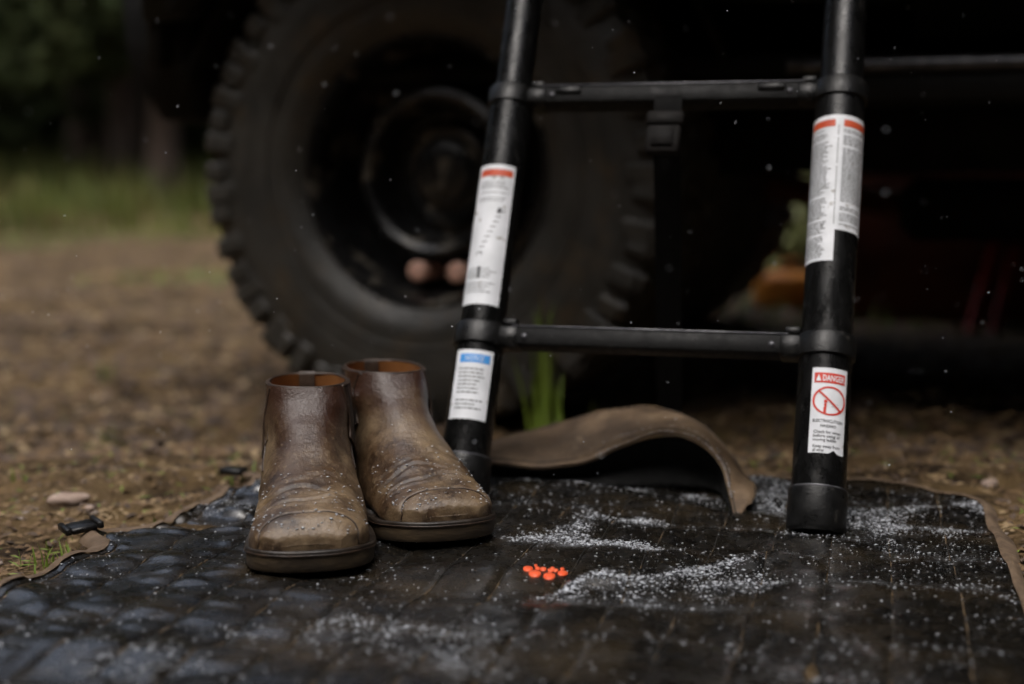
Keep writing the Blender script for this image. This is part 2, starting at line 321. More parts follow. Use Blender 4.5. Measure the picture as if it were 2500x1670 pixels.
# meadow grass in front of the wood
def blades(mb, bx, by, hgt, wid, r, lean=0.35):
    n = len(bx); a = r.uniform(0, 6.28, n); l = r.uniform(0, lean, n) * hgt; z = ground_z(bx, by) - 0.01
    dx, dy = np.cos(a) * l, np.sin(a) * l; ox, oy = -np.sin(a) * wid, np.cos(a) * wid
    V = np.stack([np.stack([bx - ox, by - oy, z], 1), np.stack([bx + ox, by + oy, z], 1),
                  np.stack([bx + dx * .4 + ox * .8, by + dy * .4 + oy * .8, z + hgt * .6], 1), np.stack([bx + dx * .4 - ox * .8, by + dy * .4 - oy * .8, z + hgt * .6], 1),
                  np.stack([bx + dx, by + dy, z + hgt], 1)], 1).reshape(-1, 3)
    k = 5 * np.arange(n)[:, None]; mb.q.append(k + [3, 2, 4] + mb.n)
    return mb.add(V, k + np.array([0, 1, 2, 3]))
n = 42000; r_ = np.random.default_rng(6)
by = 9 + 22 * r_.uniform(0, 1, n) ** 0.55; bx = r_.uniform(-0.62, 0.62, n) * by
clump = SN(21, 10, 0.5, 2)(bx, by); keep = r_.uniform(-1.6, 1.6, n) < clump + 0.16 * (by - 16)
bx, by = bx[keep], by[keep]
tag(blades(MB(), bx, by, r_.uniform(0.12, 0.60, len(bx)) * np.clip(0.22 + 0.10 * (by - 9), .2, 2.0), 0.022, r_).build('meadow_grass', M['meadow'], smooth=False), 'band of green meadow grass at the foot of the wood', 'grass', kind='stuff')

n = 18000; r_ = np.random.default_rng(16); by = 1.9 + 12 * r_.uniform(0, 1, n); bx = r_.uniform(-.5, .3, n) * by; ck_ = SN(22, 12, 1.5, 5)(bx, by)
kp = (ck_ > .95 - .06 * by) & (mat_mask(bx, by) < .2); bx, by = bx[kp], by[kp]
tag(blades(MB(), bx, by, r_.uniform(.015, .07, len(bx)), .004, r_, .8).build('sparse_grass', M['grass'], smooth=False), 'sparse short grass in patches over the dirt clearing', 'grass', kind='stuff')
# ---------------------------------------------------------------- mat
SEAM0, PITCHW = -0.316, 0.0535
C0, C1, A0, A1 = SEAM0 - 7 * PITCHW - 0.012, SEAM0 + 7 * PITCHW + 0.049, 0.45, 1.70
mn1, mn2, mn3, mnL = SN(31, 10, 5, 14), SN(32, 14, 60, 160), SN(33, 12, 25, 60), SN(34, 18, 80, 190)
def fold_a(c): return 1.158 + 0.78 * (c + 0.226) + 0.008 * np.sin(c * 45)
def mat_z(c, a):                              # height of the mat's surface
    c = np.asarray(c, float); a = np.asarray(a, float)
    q = (c - SEAM0) / PITCHW; fr = q - np.floor(q); pillow = 1 - np.abs(2 * fr - 1) ** 3
    left = 1 - sstep(-0.60, -0.28, c)
    warp = a + 0.030 * mn1(c * 1.3 + 4, a * 1.3) + 0.010 * mn3(c * .6, a * .6)
    gate = 0.35 + 0.65 * sstep(-0.9, 0.7, mn1(c * 1.7 + 9, a * 1.1 + 3))
    lump = sstep(-0.35, 1.25, mnL(c * 0.85 + 0.010 * mn3(c, a), a * 1.2)) * (0.72 + 0.28 * pillow)
    z = 0.007 + 0.0011 * pillow + 0.0045 * mn1(c, a) + 0.0020 * np.sin(warp * 2 * np.pi / 0.13 + 5 * c) + 0.0078 * left * gate * lump + 0.0019 * mn3(c * .7, a * 1.9) * (0.5 + gate) + 0.0004 * mn2(c, a)
    # one transverse fold with a dip behind it
    fold = a - fold_a(c)
    wgt = sstep(-0.272, -0.23, c) * (1 - sstep(-0.10, -0.04, c))
    z = z + wgt * (0.012 * np.exp(-(fold / 0.020) ** 2) - 0.007 * np.exp(-((fold - 0.045) / 0.03) ** 2))
    for fx, fy in ((0.3008, 1.3783), (-0.057, 1.485)):                          # pressed down under the ladder feet
        d2 = (c * ME[0] + a * MD[0] - fx) ** 2 + (c * ME[1] + a * MD[1] - fy) ** 2; k_ = np.exp(-d2 / 0.055 ** 2); z = z * (1 - k_) + 0.0005 * k_
    return z
def mat_pt(c, a, dz=0.0):
    c, a = np.broadcast_arrays(np.asarray(c, float), np.asarray(a, float))
    cc, aa = mat_bend(c, a)
    return np.stack([cc * ME[0] + aa * MD[0], cc * ME[1] + aa * MD[1], mat_z(c, a) + dz], -1)
def mat_bend(c, a):                           # the outline waves a little
    wv = 0.010 * np.sin(a * 9.0 + 0.6) * (1 - sstep(-0.70, -0.35, c)) + 0.006 * np.sin(a * 7) * sstep(-0.1, 0.11, c)
    wv = wv - 0.038 * np.exp(-((a - 1.222) / 0.036) ** 4) * (1 - sstep(-0.71, -0.60, c))
    return c + wv, a + 0.012 * np.sin(c * 8) * sstep(1.3, 1.7, a)
def far_a(c):                                 # far edge with a round right-hand corner and an oblique left-hand one
    rr = 0.13; e = np.clip((np.asarray(c, float) - (C1 - rr)) / rr, 0, 1); f = np.clip((C0 + 0.05 - np.asarray(c, float)) / 0.05, 0, 1)
    return A1 - rr * (1 - np.sqrt(np.clip(1 - e * e, 0, 1))) - 0.05 * (1 - np.sqrt(np.clip(1 - f * f, 0, 1))) - 0.055
mat = empty('camp_mat', (*(mat_pt(-0.3, 1.2)[:2]), 0), 'large black padded ground mat with tan stitched seams under the boots and ladder', 'mat')
edges = [C0] + [SEAM0 + k * PITCHW for k in range(-7, 8)] + [C1]
for c0, c1 in zip(edges[:-1], edges[1:]):
    nc, na_ = 13, 330; k = np.linspace(0, 1, nc); cs = c0 + 0.0006 + (c1 - c0 - 0.0012) * k
    CC = cs[:, None] + np.zeros((1, na_)); G = mat_pt(CC, A0 + (far_a(CC) - A0) * np.linspace(0, 1, na_)[None])
    G[0, :, 2] -= 0.0009; G[-1, :, 2] -= 0.0009
    MB().grid(G).build('panel', M['mat'], mat)
for k in range(-7, 8):                        # stitching in every groove
    c = SEAM0 + k * PITCHW; a = np.linspace(A0, float(far_a(c)) - 0.01, 260); sink = 0.0010 if k < -1 else 0.0005
    MB().tube(mat_pt(c, a, -sink + 0.0004 * np.sin(a * 900)) + np.stack([0.0007 * mn3(c, a)] * 2 + [0 * a], -1), 0.0005, 6, up=(0, 0, 1)).build('stitching', M['thread'], mat)
cs = np.concatenate([np.full(160, C0), np.linspace(C0, C1 - 0.13, 60)[1:], C1 - 0.13 + 0.13 * np.sin(np.linspace(0, np.pi / 2, 40))[1:], np.full(160, C1)[1:]])
fa = far_a(cs); aa = fa.copy(); aa[:160] = np.linspace(A0, fa[159], 160); aa[-159:] = np.linspace(fa[-160], A0, 160)[1:]
edge = mat_pt(cs, aa); tn = np.gradient(edge[:, :2], axis=0); tn /= np.linalg.norm(tn, axis=1)[:, None]; nr = np.stack([-tn[:, 1], tn[:, 0]], 1)
wob = 0.003 * np.sin(np.arange(len(cs)) * 0.21)
G = []
for off, dz in ((-0.004, 0.0015), (0.0, 0.0030), (0.006, 0.0015), (0.0105, -0.0005), (0.012, -0.004)):
    q = edge.copy(); q[:, :2] += nr * (off + (wob * (off > 0.005))[:, None]); q[:, 2] = np.maximum(edge[:, 2] * (1 - max(0, off) / 0.012 * 0.75) + dz, ground_z(q[:, 0], q[:, 1]) + 0.001 + (0.003 if off < .0115 else -.004)); G.append(q)
MB().grid(G, flip=True).build('binding', M['binding'], mat)
# black buckle beside the tab of the left-hand edge
BM = Matrix.Translation(at(205, 1292, 0.006)) @ Matrix.Rotation(R(32), 4, 'Z') @ Matrix.Rotation(R(-6), 4, 'Y')
bk = MB().box((-0.015, -0.014, 0), (0.010, 0.014, 0.006), BM, 0.0015).build('buckle', M['plastic'], mat, smooth=False)
MB().box((-0.021, -0.016, 0.001), (-0.0152, 0.016, 0.0075), BM, 0.001).box((0.0102, -0.016, 0.001), (0.016, 0.016, 0.008), BM, 0.001).build('buckle_bar', M['plastic'], bk, smooth=False)
# emblem: a cluster of orange dots
em = MB(); dots = [(1289, 1387, 12, 7), (1306, 1399, 15, 9.5), (1341, 1405, 14.5, 9.5), (1374, 1398, 12.5, 7), (1326, 1388, 8, 5), (1312, 1386, 6, 4), (1344, 1391, 7, 5), (1356, 1391, 7, 4), (1373, 1388, 5, 3.5), (1308, 1379, 4, 2.5), (1349, 1386, 5, 3)]
for k, (px, py, rx, ry) in enumerate(dots):
    V = []
    for t in np.linspace(0, 2 * np.pi, 20, endpoint=False):
        z = 0.01
        for _ in range(25):
            p = at(px + rx * math.cos(t), py - ry * 0.85 * math.sin(t), z); z = 0.6 * z + 0.4 * (float(mat_z(p.x * ME[0] + p.y * ME[1], p.x * MD[0] + p.y * MD[1])) + 0.0009 + 0.0003 * k / 11)
        V.append((p.x, p.y, z))
    Vt = np.array(V); ce = Vt.mean(0); ce[2] += 0.0
    MB().add(np.vstack([Vt, ce, Vt - [0, 0, 0.0010]]), [(i, (i + 1) % 20, 20) for i in range(20)] + [(i + 21, (i + 1) % 20 + 21, (i + 1) % 20, i) for i in range(20)]).build('emblem_dot', M['emblem'], mat)

# ---------------------------------------------------------------- arched strap
fr = [(1190, 1128), (1290, 1139), (1420, 1130), (1510, 1092), (1590, 1066), (1660, 1063), (1720, 1088), (1765, 1136), (1782, 1190), (1790, 1245), (1800, 1276)]
bk_ = [(1190, 1078), (1290, 1047), (1400, 1021), (1500, 1005), (1600, 999), (1680, 1017), (1745, 1063), (1790, 1112), (1822, 1160), (1846, 1188), (1838, 1225)]
yf = [1.56, 1.56, 1.555, 1.55, 1.545, 1.535, 1.52, 1.50, 1.47, 1.44, 1.425]; yb = [y + d for y, d in zip(yf, [.10, .11, .12, .12, .12, .11, .10, .09, .075, .05, .03])]
fp = catmull([at_y(x, y, Y)[:] for (x, y), Y in zip(fr, yf)], 90); bp_ = catmull([at_y(x, y, Y)[:] for (x, y), Y in zip(bk_, yb)], 90)
k = np.linspace(0, 1, 15)[:, None, None]; G = fp[None] * (1 - k) + bp_[None] * k
G[..., 2] += 0.007 * np.sin(np.pi * k[..., 0]) + 0.0016 * SN(41, 10, 15, 50)(G[..., 0], G[..., 1]) + 0.0008 * SN(42, 12, 60, 140)(G[..., 0], G[..., 1])
nrm = np.cross(np.gradient(G, axis=0), np.gradient(G, axis=1)); nrm /= np.linalg.norm(nrm, axis=-1)[..., None]
if nrm[7, 40, 2] < 0: nrm = -nrm
top, bot = G, G - nrm * 0.0035
flap = empty('curled_flap', (0.13, 1.55, 0.01), 'brown leather flap with black inner side, curling up off the mat between the ladder rails', 'flap')
ring = np.concatenate([top, bot[::-1]], 0); MB().grid(ring, cu=True).build('band', M['strap'], flap, angle=50)
for row in (1, 13): MB().tube(top[row] + nrm[row] * 0.0002, 0.0007, 6).build('edge_stitching', M['thread'], flap)
foot = catmull([at(px, py, 0.006)[:] for px, py in ((1190, 1192), (1290, 1192), (1420, 1190), (1510, 1188), (1590, 1187), (1660, 1188), (1720, 1192), (1755, 1205), (1772, 1226), (1785, 1250), (1798, 1270))], 90)
kk = np.linspace(0, 1, 12)[:, None, None]; G2 = (fp[None] + np.array([0, .006, -.004])) * (1 - kk) + foot[None] * kk; G2[..., 1] += 0.020 * np.sin(np.pi * kk[..., 0])
MB().grid(np.concatenate([G2, (G2 + np.array([0, .003, 0]))[::-1]], 0), cu=True).build('inner_side', M['webbing'], flap)

# ---------------------------------------------------------------- ladder
PSI, LEAN, LW = 0.2907, 0.4233, 0.3734
LE = Vector((math.cos(PSI), -math.sin(PSI), 0)); LNB = Vector((math.sin(PSI), math.cos(PSI), 0))
LU = Vector((0, 0, math.cos(LEAN))) + LNB * math.sin(LEAN); LN = LE.cross(LU)      # front normal, towards the camera
if LN.y > 0: LN = -LN
RB = Vector((0.3008, 1.3783, -0.003)); LB = RB - LE * LW
ladder = empty('telescopic_ladder', (RB + LB) / 2, 'black telescopic ladder with white warning labels leaning back towards the truck', 'ladder')
def proj(P):
    d = P - Vector((0, 0, CAMH)); f = Vector((0, math.cos(PITCH), -math.sin(PITCH))); u = Vector((0, math.sin(PITCH), math.cos(PITCH)))
    z = d.dot(f); return 1250 + FPX * d.x / z, 835 - FPX * d.dot(u) / z
def s_of(B, py):                              # distance up a rail at which its axis crosses picture row py
    lo, hi = -0.1, 1.5
    for _ in range(50):
        m = (lo + hi) / 2
        if proj(B + LU * m + LN * 0.026)[1] > py: lo = m
        else: hi = m
    return lo
def rail_matrix(B):                           # local z up the rail, local x towards the camera
    v = Vector((0, 0, CAMH)) - (B + LU * 0.25); v = (v - LU * v.dot(LU)).normalized(); s = LU.cross(v)
    return Matrix(((v.x, s.x, LU.x, B.x), (v.y, s.y, LU.y, B.y), (v.z, s.z, LU.z, B.z), (0, 0, 0, 1)))
RM = {'R': rail_matrix(RB), 'L': rail_matrix(LB)}
S1, S2, ST = 0.192, 0.4827, 0.2907
radii = [0.0270, 0.0262, 0.0232, 0.0205, 0.018]
for key, B in (('R', RB), ('L', LB)):
    Mx = RM[key]
    for i in range(5):
        lo = 0.012 if i == 0 else S1 + ST * (i - 1) - 0.02; hi = S1 + ST * i
        if key == 'L' and i >= 1: rr = radii[i] * (0.95 if i == 1 else 0.9)
        else: rr = radii[i] * (0.98 if key == 'L' else 1)
        MB().lathe([(rr - .002, lo), (rr, lo + .001), (rr, hi - .001), (rr - .002, hi)], Mx, 56, cap=True).build('rail_section', M['ladder'], ladder, angle=40)
    f0 = s_of(B, 1186 if key == 'R' else 1106)
    MB().lathe([(0.026, 0.0), (0.0285, 0.002), (0.0295, 0.005), (0.0295, f0 - 0.003), (0.0288, f0), (0.0265, f0 + 0.0005)], Mx, 56, cap=True).build('rubber_foot', M['plastic'], ladder, angle=40)
    MB().lathe([(0.0285, f0 + 0.0), (0.0292, f0 + 0.001), (0.0275, f0 + 0.0022)], Mx, 56).build('foot_ring', M['alu'], ladder)
    for i in range(4):
        s = S1 + ST * i; rr = radii[i] * (1 if key == 'R' else (0.98 if i == 0 else .93)) + 0.0032; hh = 0.0125 - 0.0012 * i
        cl = MB().lathe([(rr - .004, s - hh), (rr, s - hh + .0015), (rr, s + hh - .002), (rr - .0015, s + hh), (rr - .006, s + hh + .0008)], Mx, 56, cap=False).build('collar', M['plastic'], ladder, angle=40)
        # release lug on the inner side of the collar
        e = LE if key == 'L' else -LE
        LMx = Matrix(((e.x, LN.x, LU.x, (B + LU * s).x), (e.y, LN.y, LU.y, (B + LU * s).y), (e.z, LN.z, LU.z, (B + LU * s).z), (0, 0, 0, 1)))
        MB().box((rr - .006, -0.015, -hh + .001), (rr + 0.016, 0.0155, hh - .002), LMx, 0.002).build('collar_socket', M['plastic'], cl, smooth=False)
        MB().box((rr - .004, -0.004, hh), (rr + 0.012, 0.010, hh + 0.0085), LMx, 0.0015).build('release_button', M['plastic'], cl, smooth=False)
        rb = MB().lathe([(0.0001, 0.0022), (0.002, 0.002), (0.0032, 0.001), (0.0036, 0)], LMx @ Matrix.Translation((rr + 0.024, 0.0143, -0.001)) @ Matrix.Rotation(R(-90), 4, 'X'), 14).build('bolt', M['alu'], cl)
for i in range(4):
    s = S1 + ST * i; a = LB + LU * s; rr = 0.036
    LMx = Matrix(((LE.x, LN.x, LU.x, a.x), (LE.y, LN.y, LU.y, a.y), (LE.z, LN.z, LU.z, a.z), (0, 0, 0, 1)))
    hh = 0.0095
    rg = MB().box((rr, -0.0142, -hh), (LW - rr, 0.0142, hh), LMx, 0.0007).build('rung', M['rung'], ladder, smooth=False)
    MB().box((rr + .002, 0.0100, hh + 0.0002), (LW - rr - .002, 0.0152, hh + 0.0022), LMx, 0.0005).build('rung_edge_glint', M['alu'], rg, smooth=False)  # pale strip that paints in the lit top edge of the rung
    tp = MB()
    for j in range(6): tp.box((rr + 0.004, -0.0125 + j * 0.0038, hh - 0.0002), (LW - rr - 0.004, -0.0103 + j * 0.0038, hh + 0.0012), LMx)
    tp.build('tread_ribs', M['alu'], rg, smooth=False)
    if i >= 1:
        for x0 in (rr + 0.020, LW - rr - 0.052): MB().box((x0, 0.010, 0.000), (x0 + 0.030, 0.0172, 0.0085), LMx, 0.0015).build('stop_block', M['plastic'], rg, smooth=False)
# retaining strap with buckle hanging from the second rung
def on_ladder(px, py, back):
    d = ray(px, py); o = Vector((0, 0, CAMH)); t = (LB - LN * back - o).dot(LN) / d.dot(LN); return o + d * t
sp = [on_ladder(1632, 232, -0.018), on_ladder(1630, 262, -0.017), on_ladder(1628, 300, -0.010)]
q = sp[-1]; base = at_y(1634, 1015, 1.76)
for t in np.linspace(0.08, 1, 12): sp.append(q.lerp(base, t))
pth = catmull([p[:] for p in sp], 60); sw = MB()
G = np.stack([pth + np.array(LE) * o - np.array(LN) * dd for o, dd in ((-0.0155, 0), (0.0155, 0), (0.0155, 0.002), (-0.0155, 0.002))]); sw.grid(G, cu=True)
swo = sw.build('retaining_strap', M['webbing'], ladder, angle=40)
bkp = on_ladder(1622, 308, -0.020); BMx = Matrix(((LE.x, LN.x, LU.x, bkp.x), (LE.y, LN.y, LU.y, bkp.y), (LE.z, LN.z, LU.z, bkp.z), (0, 0, 0, 1)))
MB().box((-0.019, -0.005, -0.034), (0.019, 0.006, 0.000), BMx, 0.003).box((-0.021, -0.004, 0.0005), (0.021, 0.005, 0.018), BMx, 0.003).box((-0.012, 0.0062, -0.026), (0.012, 0.009, -0.006), BMx, 0.001).build('strap_buckle', M['chassis'], swo, smooth=False)

# labels: thin sheets wrapped round the rails, print laid on them
def wrap(Mx, rr, a, z): return (Mx @ Vector((rr * math.cos(a), rr * math.sin(a), z)))[:]
def sheet(Mx, rr, w0, w1, s0, s1, name, mat_, parent, nx=16, jag=None):
    G = []
    for x in np.linspace(w0, w1, nx):
        col = []
        for t in np.linspace(0, 1, 8):
            z = s0 + (s1 - s0) * t
            if jag is not None and t == 0: z += jag(x)
            col.append(wrap(Mx, rr, x / rr, z))
        G.append(col)
    return MB().grid(G).build(name, mat_, parent)
def lines(Mx, rr, w0, w1, s_hi, s_lo, pitch, th, mat_, parent, seed, gaps=0.12, ragged=0.25, name='print'):
    r = np.random.default_rng(seed); mb = MB(); z = s_hi
    while z - th > s_lo:
        if r.uniform() > gaps:
            x = w0; end = w1 - r.uniform(0, ragged) * (w1 - w0)
            while x < end:
                wl = min(r.uniform(0.0016, 0.006), end - x)
                if wl > 0.0003:
                    for xa, xb in ((x, x + wl / 2), (x + wl / 2, x + wl)):
                        mb.add([wrap(Mx, rr, xa / rr, z), wrap(Mx, rr, xb / rr, z), wrap(Mx, rr, xb / rr, z - th), wrap(Mx, rr, xa / rr, z - th)], [(0, 3, 2, 1)])
                x += wl + 0.0011
        z -= pitch
    return mb.build(name, mat_, parent, smooth=False)
def writing(text, Mx, rr, w0, w1, zc, size, mat_, parent, name='print', bold=0.0, fit=True, center=True):
    cu = bpy.data.curves.new('t', 'FONT'); cu.body = text; cu.size = 1; cu.resolution_u = 2; cu.offset = bold
    o = bpy.data.objects.new('t', cu); C.objects.link(o); dg = bpy.context.evaluated_depsgraph_get(); me = bpy.data.meshes.new_from_object(o.evaluated_get(dg))
    V = np.array([v.co[:] for v in me.vertices]); F = [tuple(p.vertices) for p in me.polygons]; bpy.data.objects.remove(o); bpy.data.curves.remove(cu); bpy.data.meshes.remove(me)
    lo, hi = V.min(0), V.max(0); k = size / 0.72; wd = (hi[0] - lo[0]) * k; kx = k
    if wd > (w1 - w0) or fit: kx = (w1 - w0) / (hi[0] - lo[0]) if (fit or wd > w1 - w0) else k
    x0 = (w0 + w1) / 2 - (hi[0] - lo[0]) * kx / 2 if center else w0
    W_ = [wrap(Mx, rr, (x0 + (v[0] - lo[0]) * kx) / rr, zc - size / 2 + v[1] * k) for v in V]
    return MB().add(W_, F).build(name, mat_, parent, smooth=False)
e1, e2, e3 = 0.0005, 0.0008, 0.0011
# DANGER label, foot of the right-hand rail
Mx, rr = RM['R'], radii[0]; dz0, dz1 = s_of(RB, 1106), s_of(RB, 898); Hh = dz1 - dz0; hk = Hh / 0.100; wl, wr = -0.0125, 0.0255; mid = (wl + wr) / 2
lb = sheet(Mx, rr + e1, wl, wr, dz0, dz1, 'danger_label', M['white'], ladder, 24, jag=lambda x: 0.0035 * math.exp(-((x - 0.013) / 0.003) ** 2)); lb['label'] = 'white danger label with red header and red crossed-out circle'
sheet(Mx, rr + e2, wl + .0025, wr - .003, dz1 - .018 * hk, dz1 - .006 * hk, 'header', M['print_red'], lb)
writing('DANGER', Mx, rr + e3, wl + .011, wr - .004, dz1 - .012 * hk, 0.0072 * hk, M['white'], lb, bold=0.02)
tri = MB(); zt = dz1 - .012 * hk
tri.add([wrap(Mx, rr + e3, (wl + .0045) / rr, zt - .0035), wrap(Mx, rr + e3, (wl + .0095) / rr, zt - .0035), wrap(Mx, rr + e3, (wl + .007) / rr, zt + .0035)], [(0, 1, 2)]); tri.build('warning_triangle', M['white'], lb, smooth=False)
cz, cr = dz1 - 0.039 * hk, 0.0160; G = [[wrap(Mx, rr + e2, (mid + (cr + o) * math.sin(t)) / rr, cz + (cr + o) * hk * math.cos(t)) for t in np.linspace(0, 2 * np.pi, 60, endpoint=False)] for o in (-0.0011, 0.0011)]
MB().grid(G, cv=True).build('prohibition_ring', M['print_red'], lb)
G = [[wrap(Mx, rr + e3, (mid + cr * math.sin(-0.78) + t * cr * 2 * math.sin(0.78) + o * 0.7) / rr, cz + cr * hk * (math.cos(0.78) - 2 * t * math.cos(0.78)) + o * 0.7) for t in np.linspace(0, 1, 14)] for o in (-0.001, 0.001)]
MB().grid(G).build('prohibition_bar', M['print_red'], lb)
fg = MB(); fx = mid - .0045
for (xa, xb, za, zb) in ((fx - .0015, fx + .0012, cz - .0155 * hk, cz - .008 * hk), (fx - .0010, fx + .0014, cz - .008 * hk, cz - .003 * hk), (fx - .0012, fx + .002, cz - .0025 * hk, cz + .0008 * hk)):
    fg.add([wrap(Mx, rr + e3, xa / rr, za), wrap(Mx, rr + e3, xb / rr, za), wrap(Mx, rr + e3, xb / rr, zb), wrap(Mx, rr + e3, xa / rr, zb)], [(0, 1, 2, 3)])
fg.build('figure', M['print_red'], lb, smooth=False)
lines(Mx, rr + e2, mid + .002, wr - .007, cz - .000, cz - .0085, .0028, .0004, M['print_grey'], lb, 3)
zz = dz1 - .0625 * hk
writing('ELECTROCUTION', Mx, rr + e2, wl + .003, wr - .004, zz, .0034 * hk, M['print_black'], lb, bold=.02); writing('HAZARD', Mx, rr + e2, wl + .011, wr - .011, zz - .0058 * hk, .0032 * hk, M['print_black'], lb, bold=.02)
for k, tx in enumerate(('Check for wires', 'before using or', 'moving ladder', None, 'Keep away from', 'all wires')):
    if tx: writing(tx, Mx, rr + e2, wl + .0045, wr - .0055 - (0.004 if k in (2,) else 0.017 if k == 5 else 0), zz - (.0128 + (k if k < 4 else k - .4) * .0046) * hk, .0036 * hk, M['print_black'], lb, bold=.015)
# tall two-column label, right-hand rail
rr = radii[1]; h1, h0, hr = s_of(RB, 280), s_of(RB, 636), s_of(RB, 560); wl, wr = -0.040, 0.038
lb = sheet(Mx, rr + e1, wl, 0.0015, h0, h1, 'warning_label', M['white'], ladder, 28); lb['label'] = 'tall white label with two columns of fine print under orange headers'
sheet(Mx, rr + e1, 0.0015, wr, hr, h1, 'label_column', M['white'], lb, 26)
for a, b, sd_, lo in ((-0.036, -0.0035, 5, h0), (0.0055, 0.036, 6, hr)):
    sheet(Mx, rr + e2, a, b, h1 - .0135, h1 - .0055, 'header', M['print_orange'], lb)
    lines(Mx, rr + e2, a, b - 0.002, h1 - .017, lo + .004, .0024, .0010, M['print_grey'], lb, sd_, 0.10, 0.35 if sd_ == 5 else .12)
lines(Mx, rr + e2, -0.0002, 0.0006, h1 - .012, hr + .004, .003, .0026, M['print_grey'], lb, 9, 0.1, 0)
# tall label, left-hand rail
Mx, rr = RM['L'], radii[1] * 0.95; h1, h0 = s_of(LB, 400), s_of(LB, 741); wl, wr = -0.034, 0.0155
lb = sheet(Mx, rr + e1, wl, wr, h0, h1, 'instruction_label', M['white'], ladder, 24); lb['label'] = 'tall white label with orange header and a black ladder sketch'
sheet(Mx, rr + e2, wl + .006, wr - .003, h1 - .014, h1 - .006, 'header', M['print_orange'], lb)
lines(Mx, rr + e2, wl + .008, wr - .004, h1 - .018, h1 - .050, .0032, .0010, M['print_grey'], lb, 11, .15)
lines(Mx, rr + e2, wl + .006, wr - .008, h0 + .042, h0 + .008, .0034, .0010, M['print_grey'], lb, 12, .15)
sk = MB()
def stroke(x0, z0, x1, z1, wd):
    d = Vector((x1 - x0, z1 - z0)); nn = Vector((-d.y, d.x)).normalized() * wd; pts = [(x0 + nn.x, z0 + nn.y), (x0 - nn.x, z0 - nn.y), (x1 - nn.x, z1 - nn.y), (x1 + nn.x, z1 + nn.y)]
    sk.add([wrap(Mx, rr + e2, p[0] / rr, p[1]) for p in pts], [(0, 1, 2, 3)])
za, zb = h0 + .05, h1 - .055
for o in (0, 0.006): stroke(-0.0185 + o, za + .008, 0.002 + o, zb, 0.0007)
for t in np.linspace(0.05, 0.95, 9): x = -0.0185 + 0.0205 * t; z = za + .008 + (zb - za - .008) * t; stroke(x, z, x + .006, z + .0008, 0.0005)
stroke(-0.012, h0 + .030, -0.0125, h0 + .044, .0016); stroke(0.001, zb - .004, 0.003, zb + .002, .002)
sk.build('ladder_sketch', M['print_black'], lb, smooth=False)
# NOTICE label, foot of the left-hand rail
rr = radii[0] * 0.98; h1, h0 = s_of(LB, 853), s_of(LB, 1022); wl, wr = -0.0275, 0.0175
lb = sheet(Mx, rr + e1, wl, wr, h0, h1, 'notice_label', M['white'], ladder, 24); lb['label'] = 'white label with blue header and rows of grey print'
sheet(Mx, rr + e2, wl + .006, wr - .004, h1 - .0145, h1 - .005, 'header', M['print_blue'], lb)
writing('NOTICE', Mx, rr + e3, wl + .013, wr - .011, h1 - .0098, .0055, M['white'], lb)
lines(Mx, rr + e2, wl + .007, wr - .006, h1 - .021, h0 + .008, .0044, .0015, M['print_grey'], lb, 14, .12, .3)

# ---------------------------------------------------------------- boots
KT = np.array([0, .35, 1, 2, 3, 4, 5, 6, 7, 8.0])
KF = np.array([(.3030, .031), (.3015, .0400), (.2900, .0490), (.2680, .0575), (.2400, .0700), (.2100, .0865), (.1840, .1030), (.1630, .1180), (.1490, .1310), (.1400, .1425)])
KB = np.array([(.3030, .031), (.3010, .018), (.275, .017), (.245, .017), (.195, .017), (.125, .017), (.048, .017), (.008, .038), (.015, .093), (.026, .1420)])
KW = np.array([.018, .0420, .0535, .0565, .0550, .0515, .0495, .0470, .0428, .0400])
SOLE = [(-.006, 0), (-.003, .020), (.010, .0335), (.040, .0395), (.085, .0405), (.125, .0425), (.165, .0490), (.205, .0555), (.245, .0570), (.274, .0530), (.294, .0420), (.3045, .022), (.3065, 0)]
def softmin(a, b): return 0.5 * (a + b - np.sqrt((a - b) ** 2 + 0.002 ** 2))
SOLE_C = catmull(SOLE, 200); SOLE_C = SOLE_C[np.argsort(SOLE_C[:, 0])]
def kin(K, t):                                # smooth interpolation over the knots
    t = np.atleast_1d(t); K = np.asarray(K, float).reshape(len(KT), -1); s = np.gradient(K, KT, axis=0)
    i = np.clip(np.searchsorted(KT, t, side='right') - 1, 0, len(KT) - 2); h = KT[i + 1] - KT[i]; u = (t - KT[i]) / h; u = u[:, None]; h = h[:, None]
    return (2 * u**3 - 3 * u**2 + 1) * K[i] + (u**3 - 2 * u**2 + u) * h * s[i] + (-2 * u**3 + 3 * u**2) * K[i + 1] + (u**3 - u**2) * h * s[i + 1]
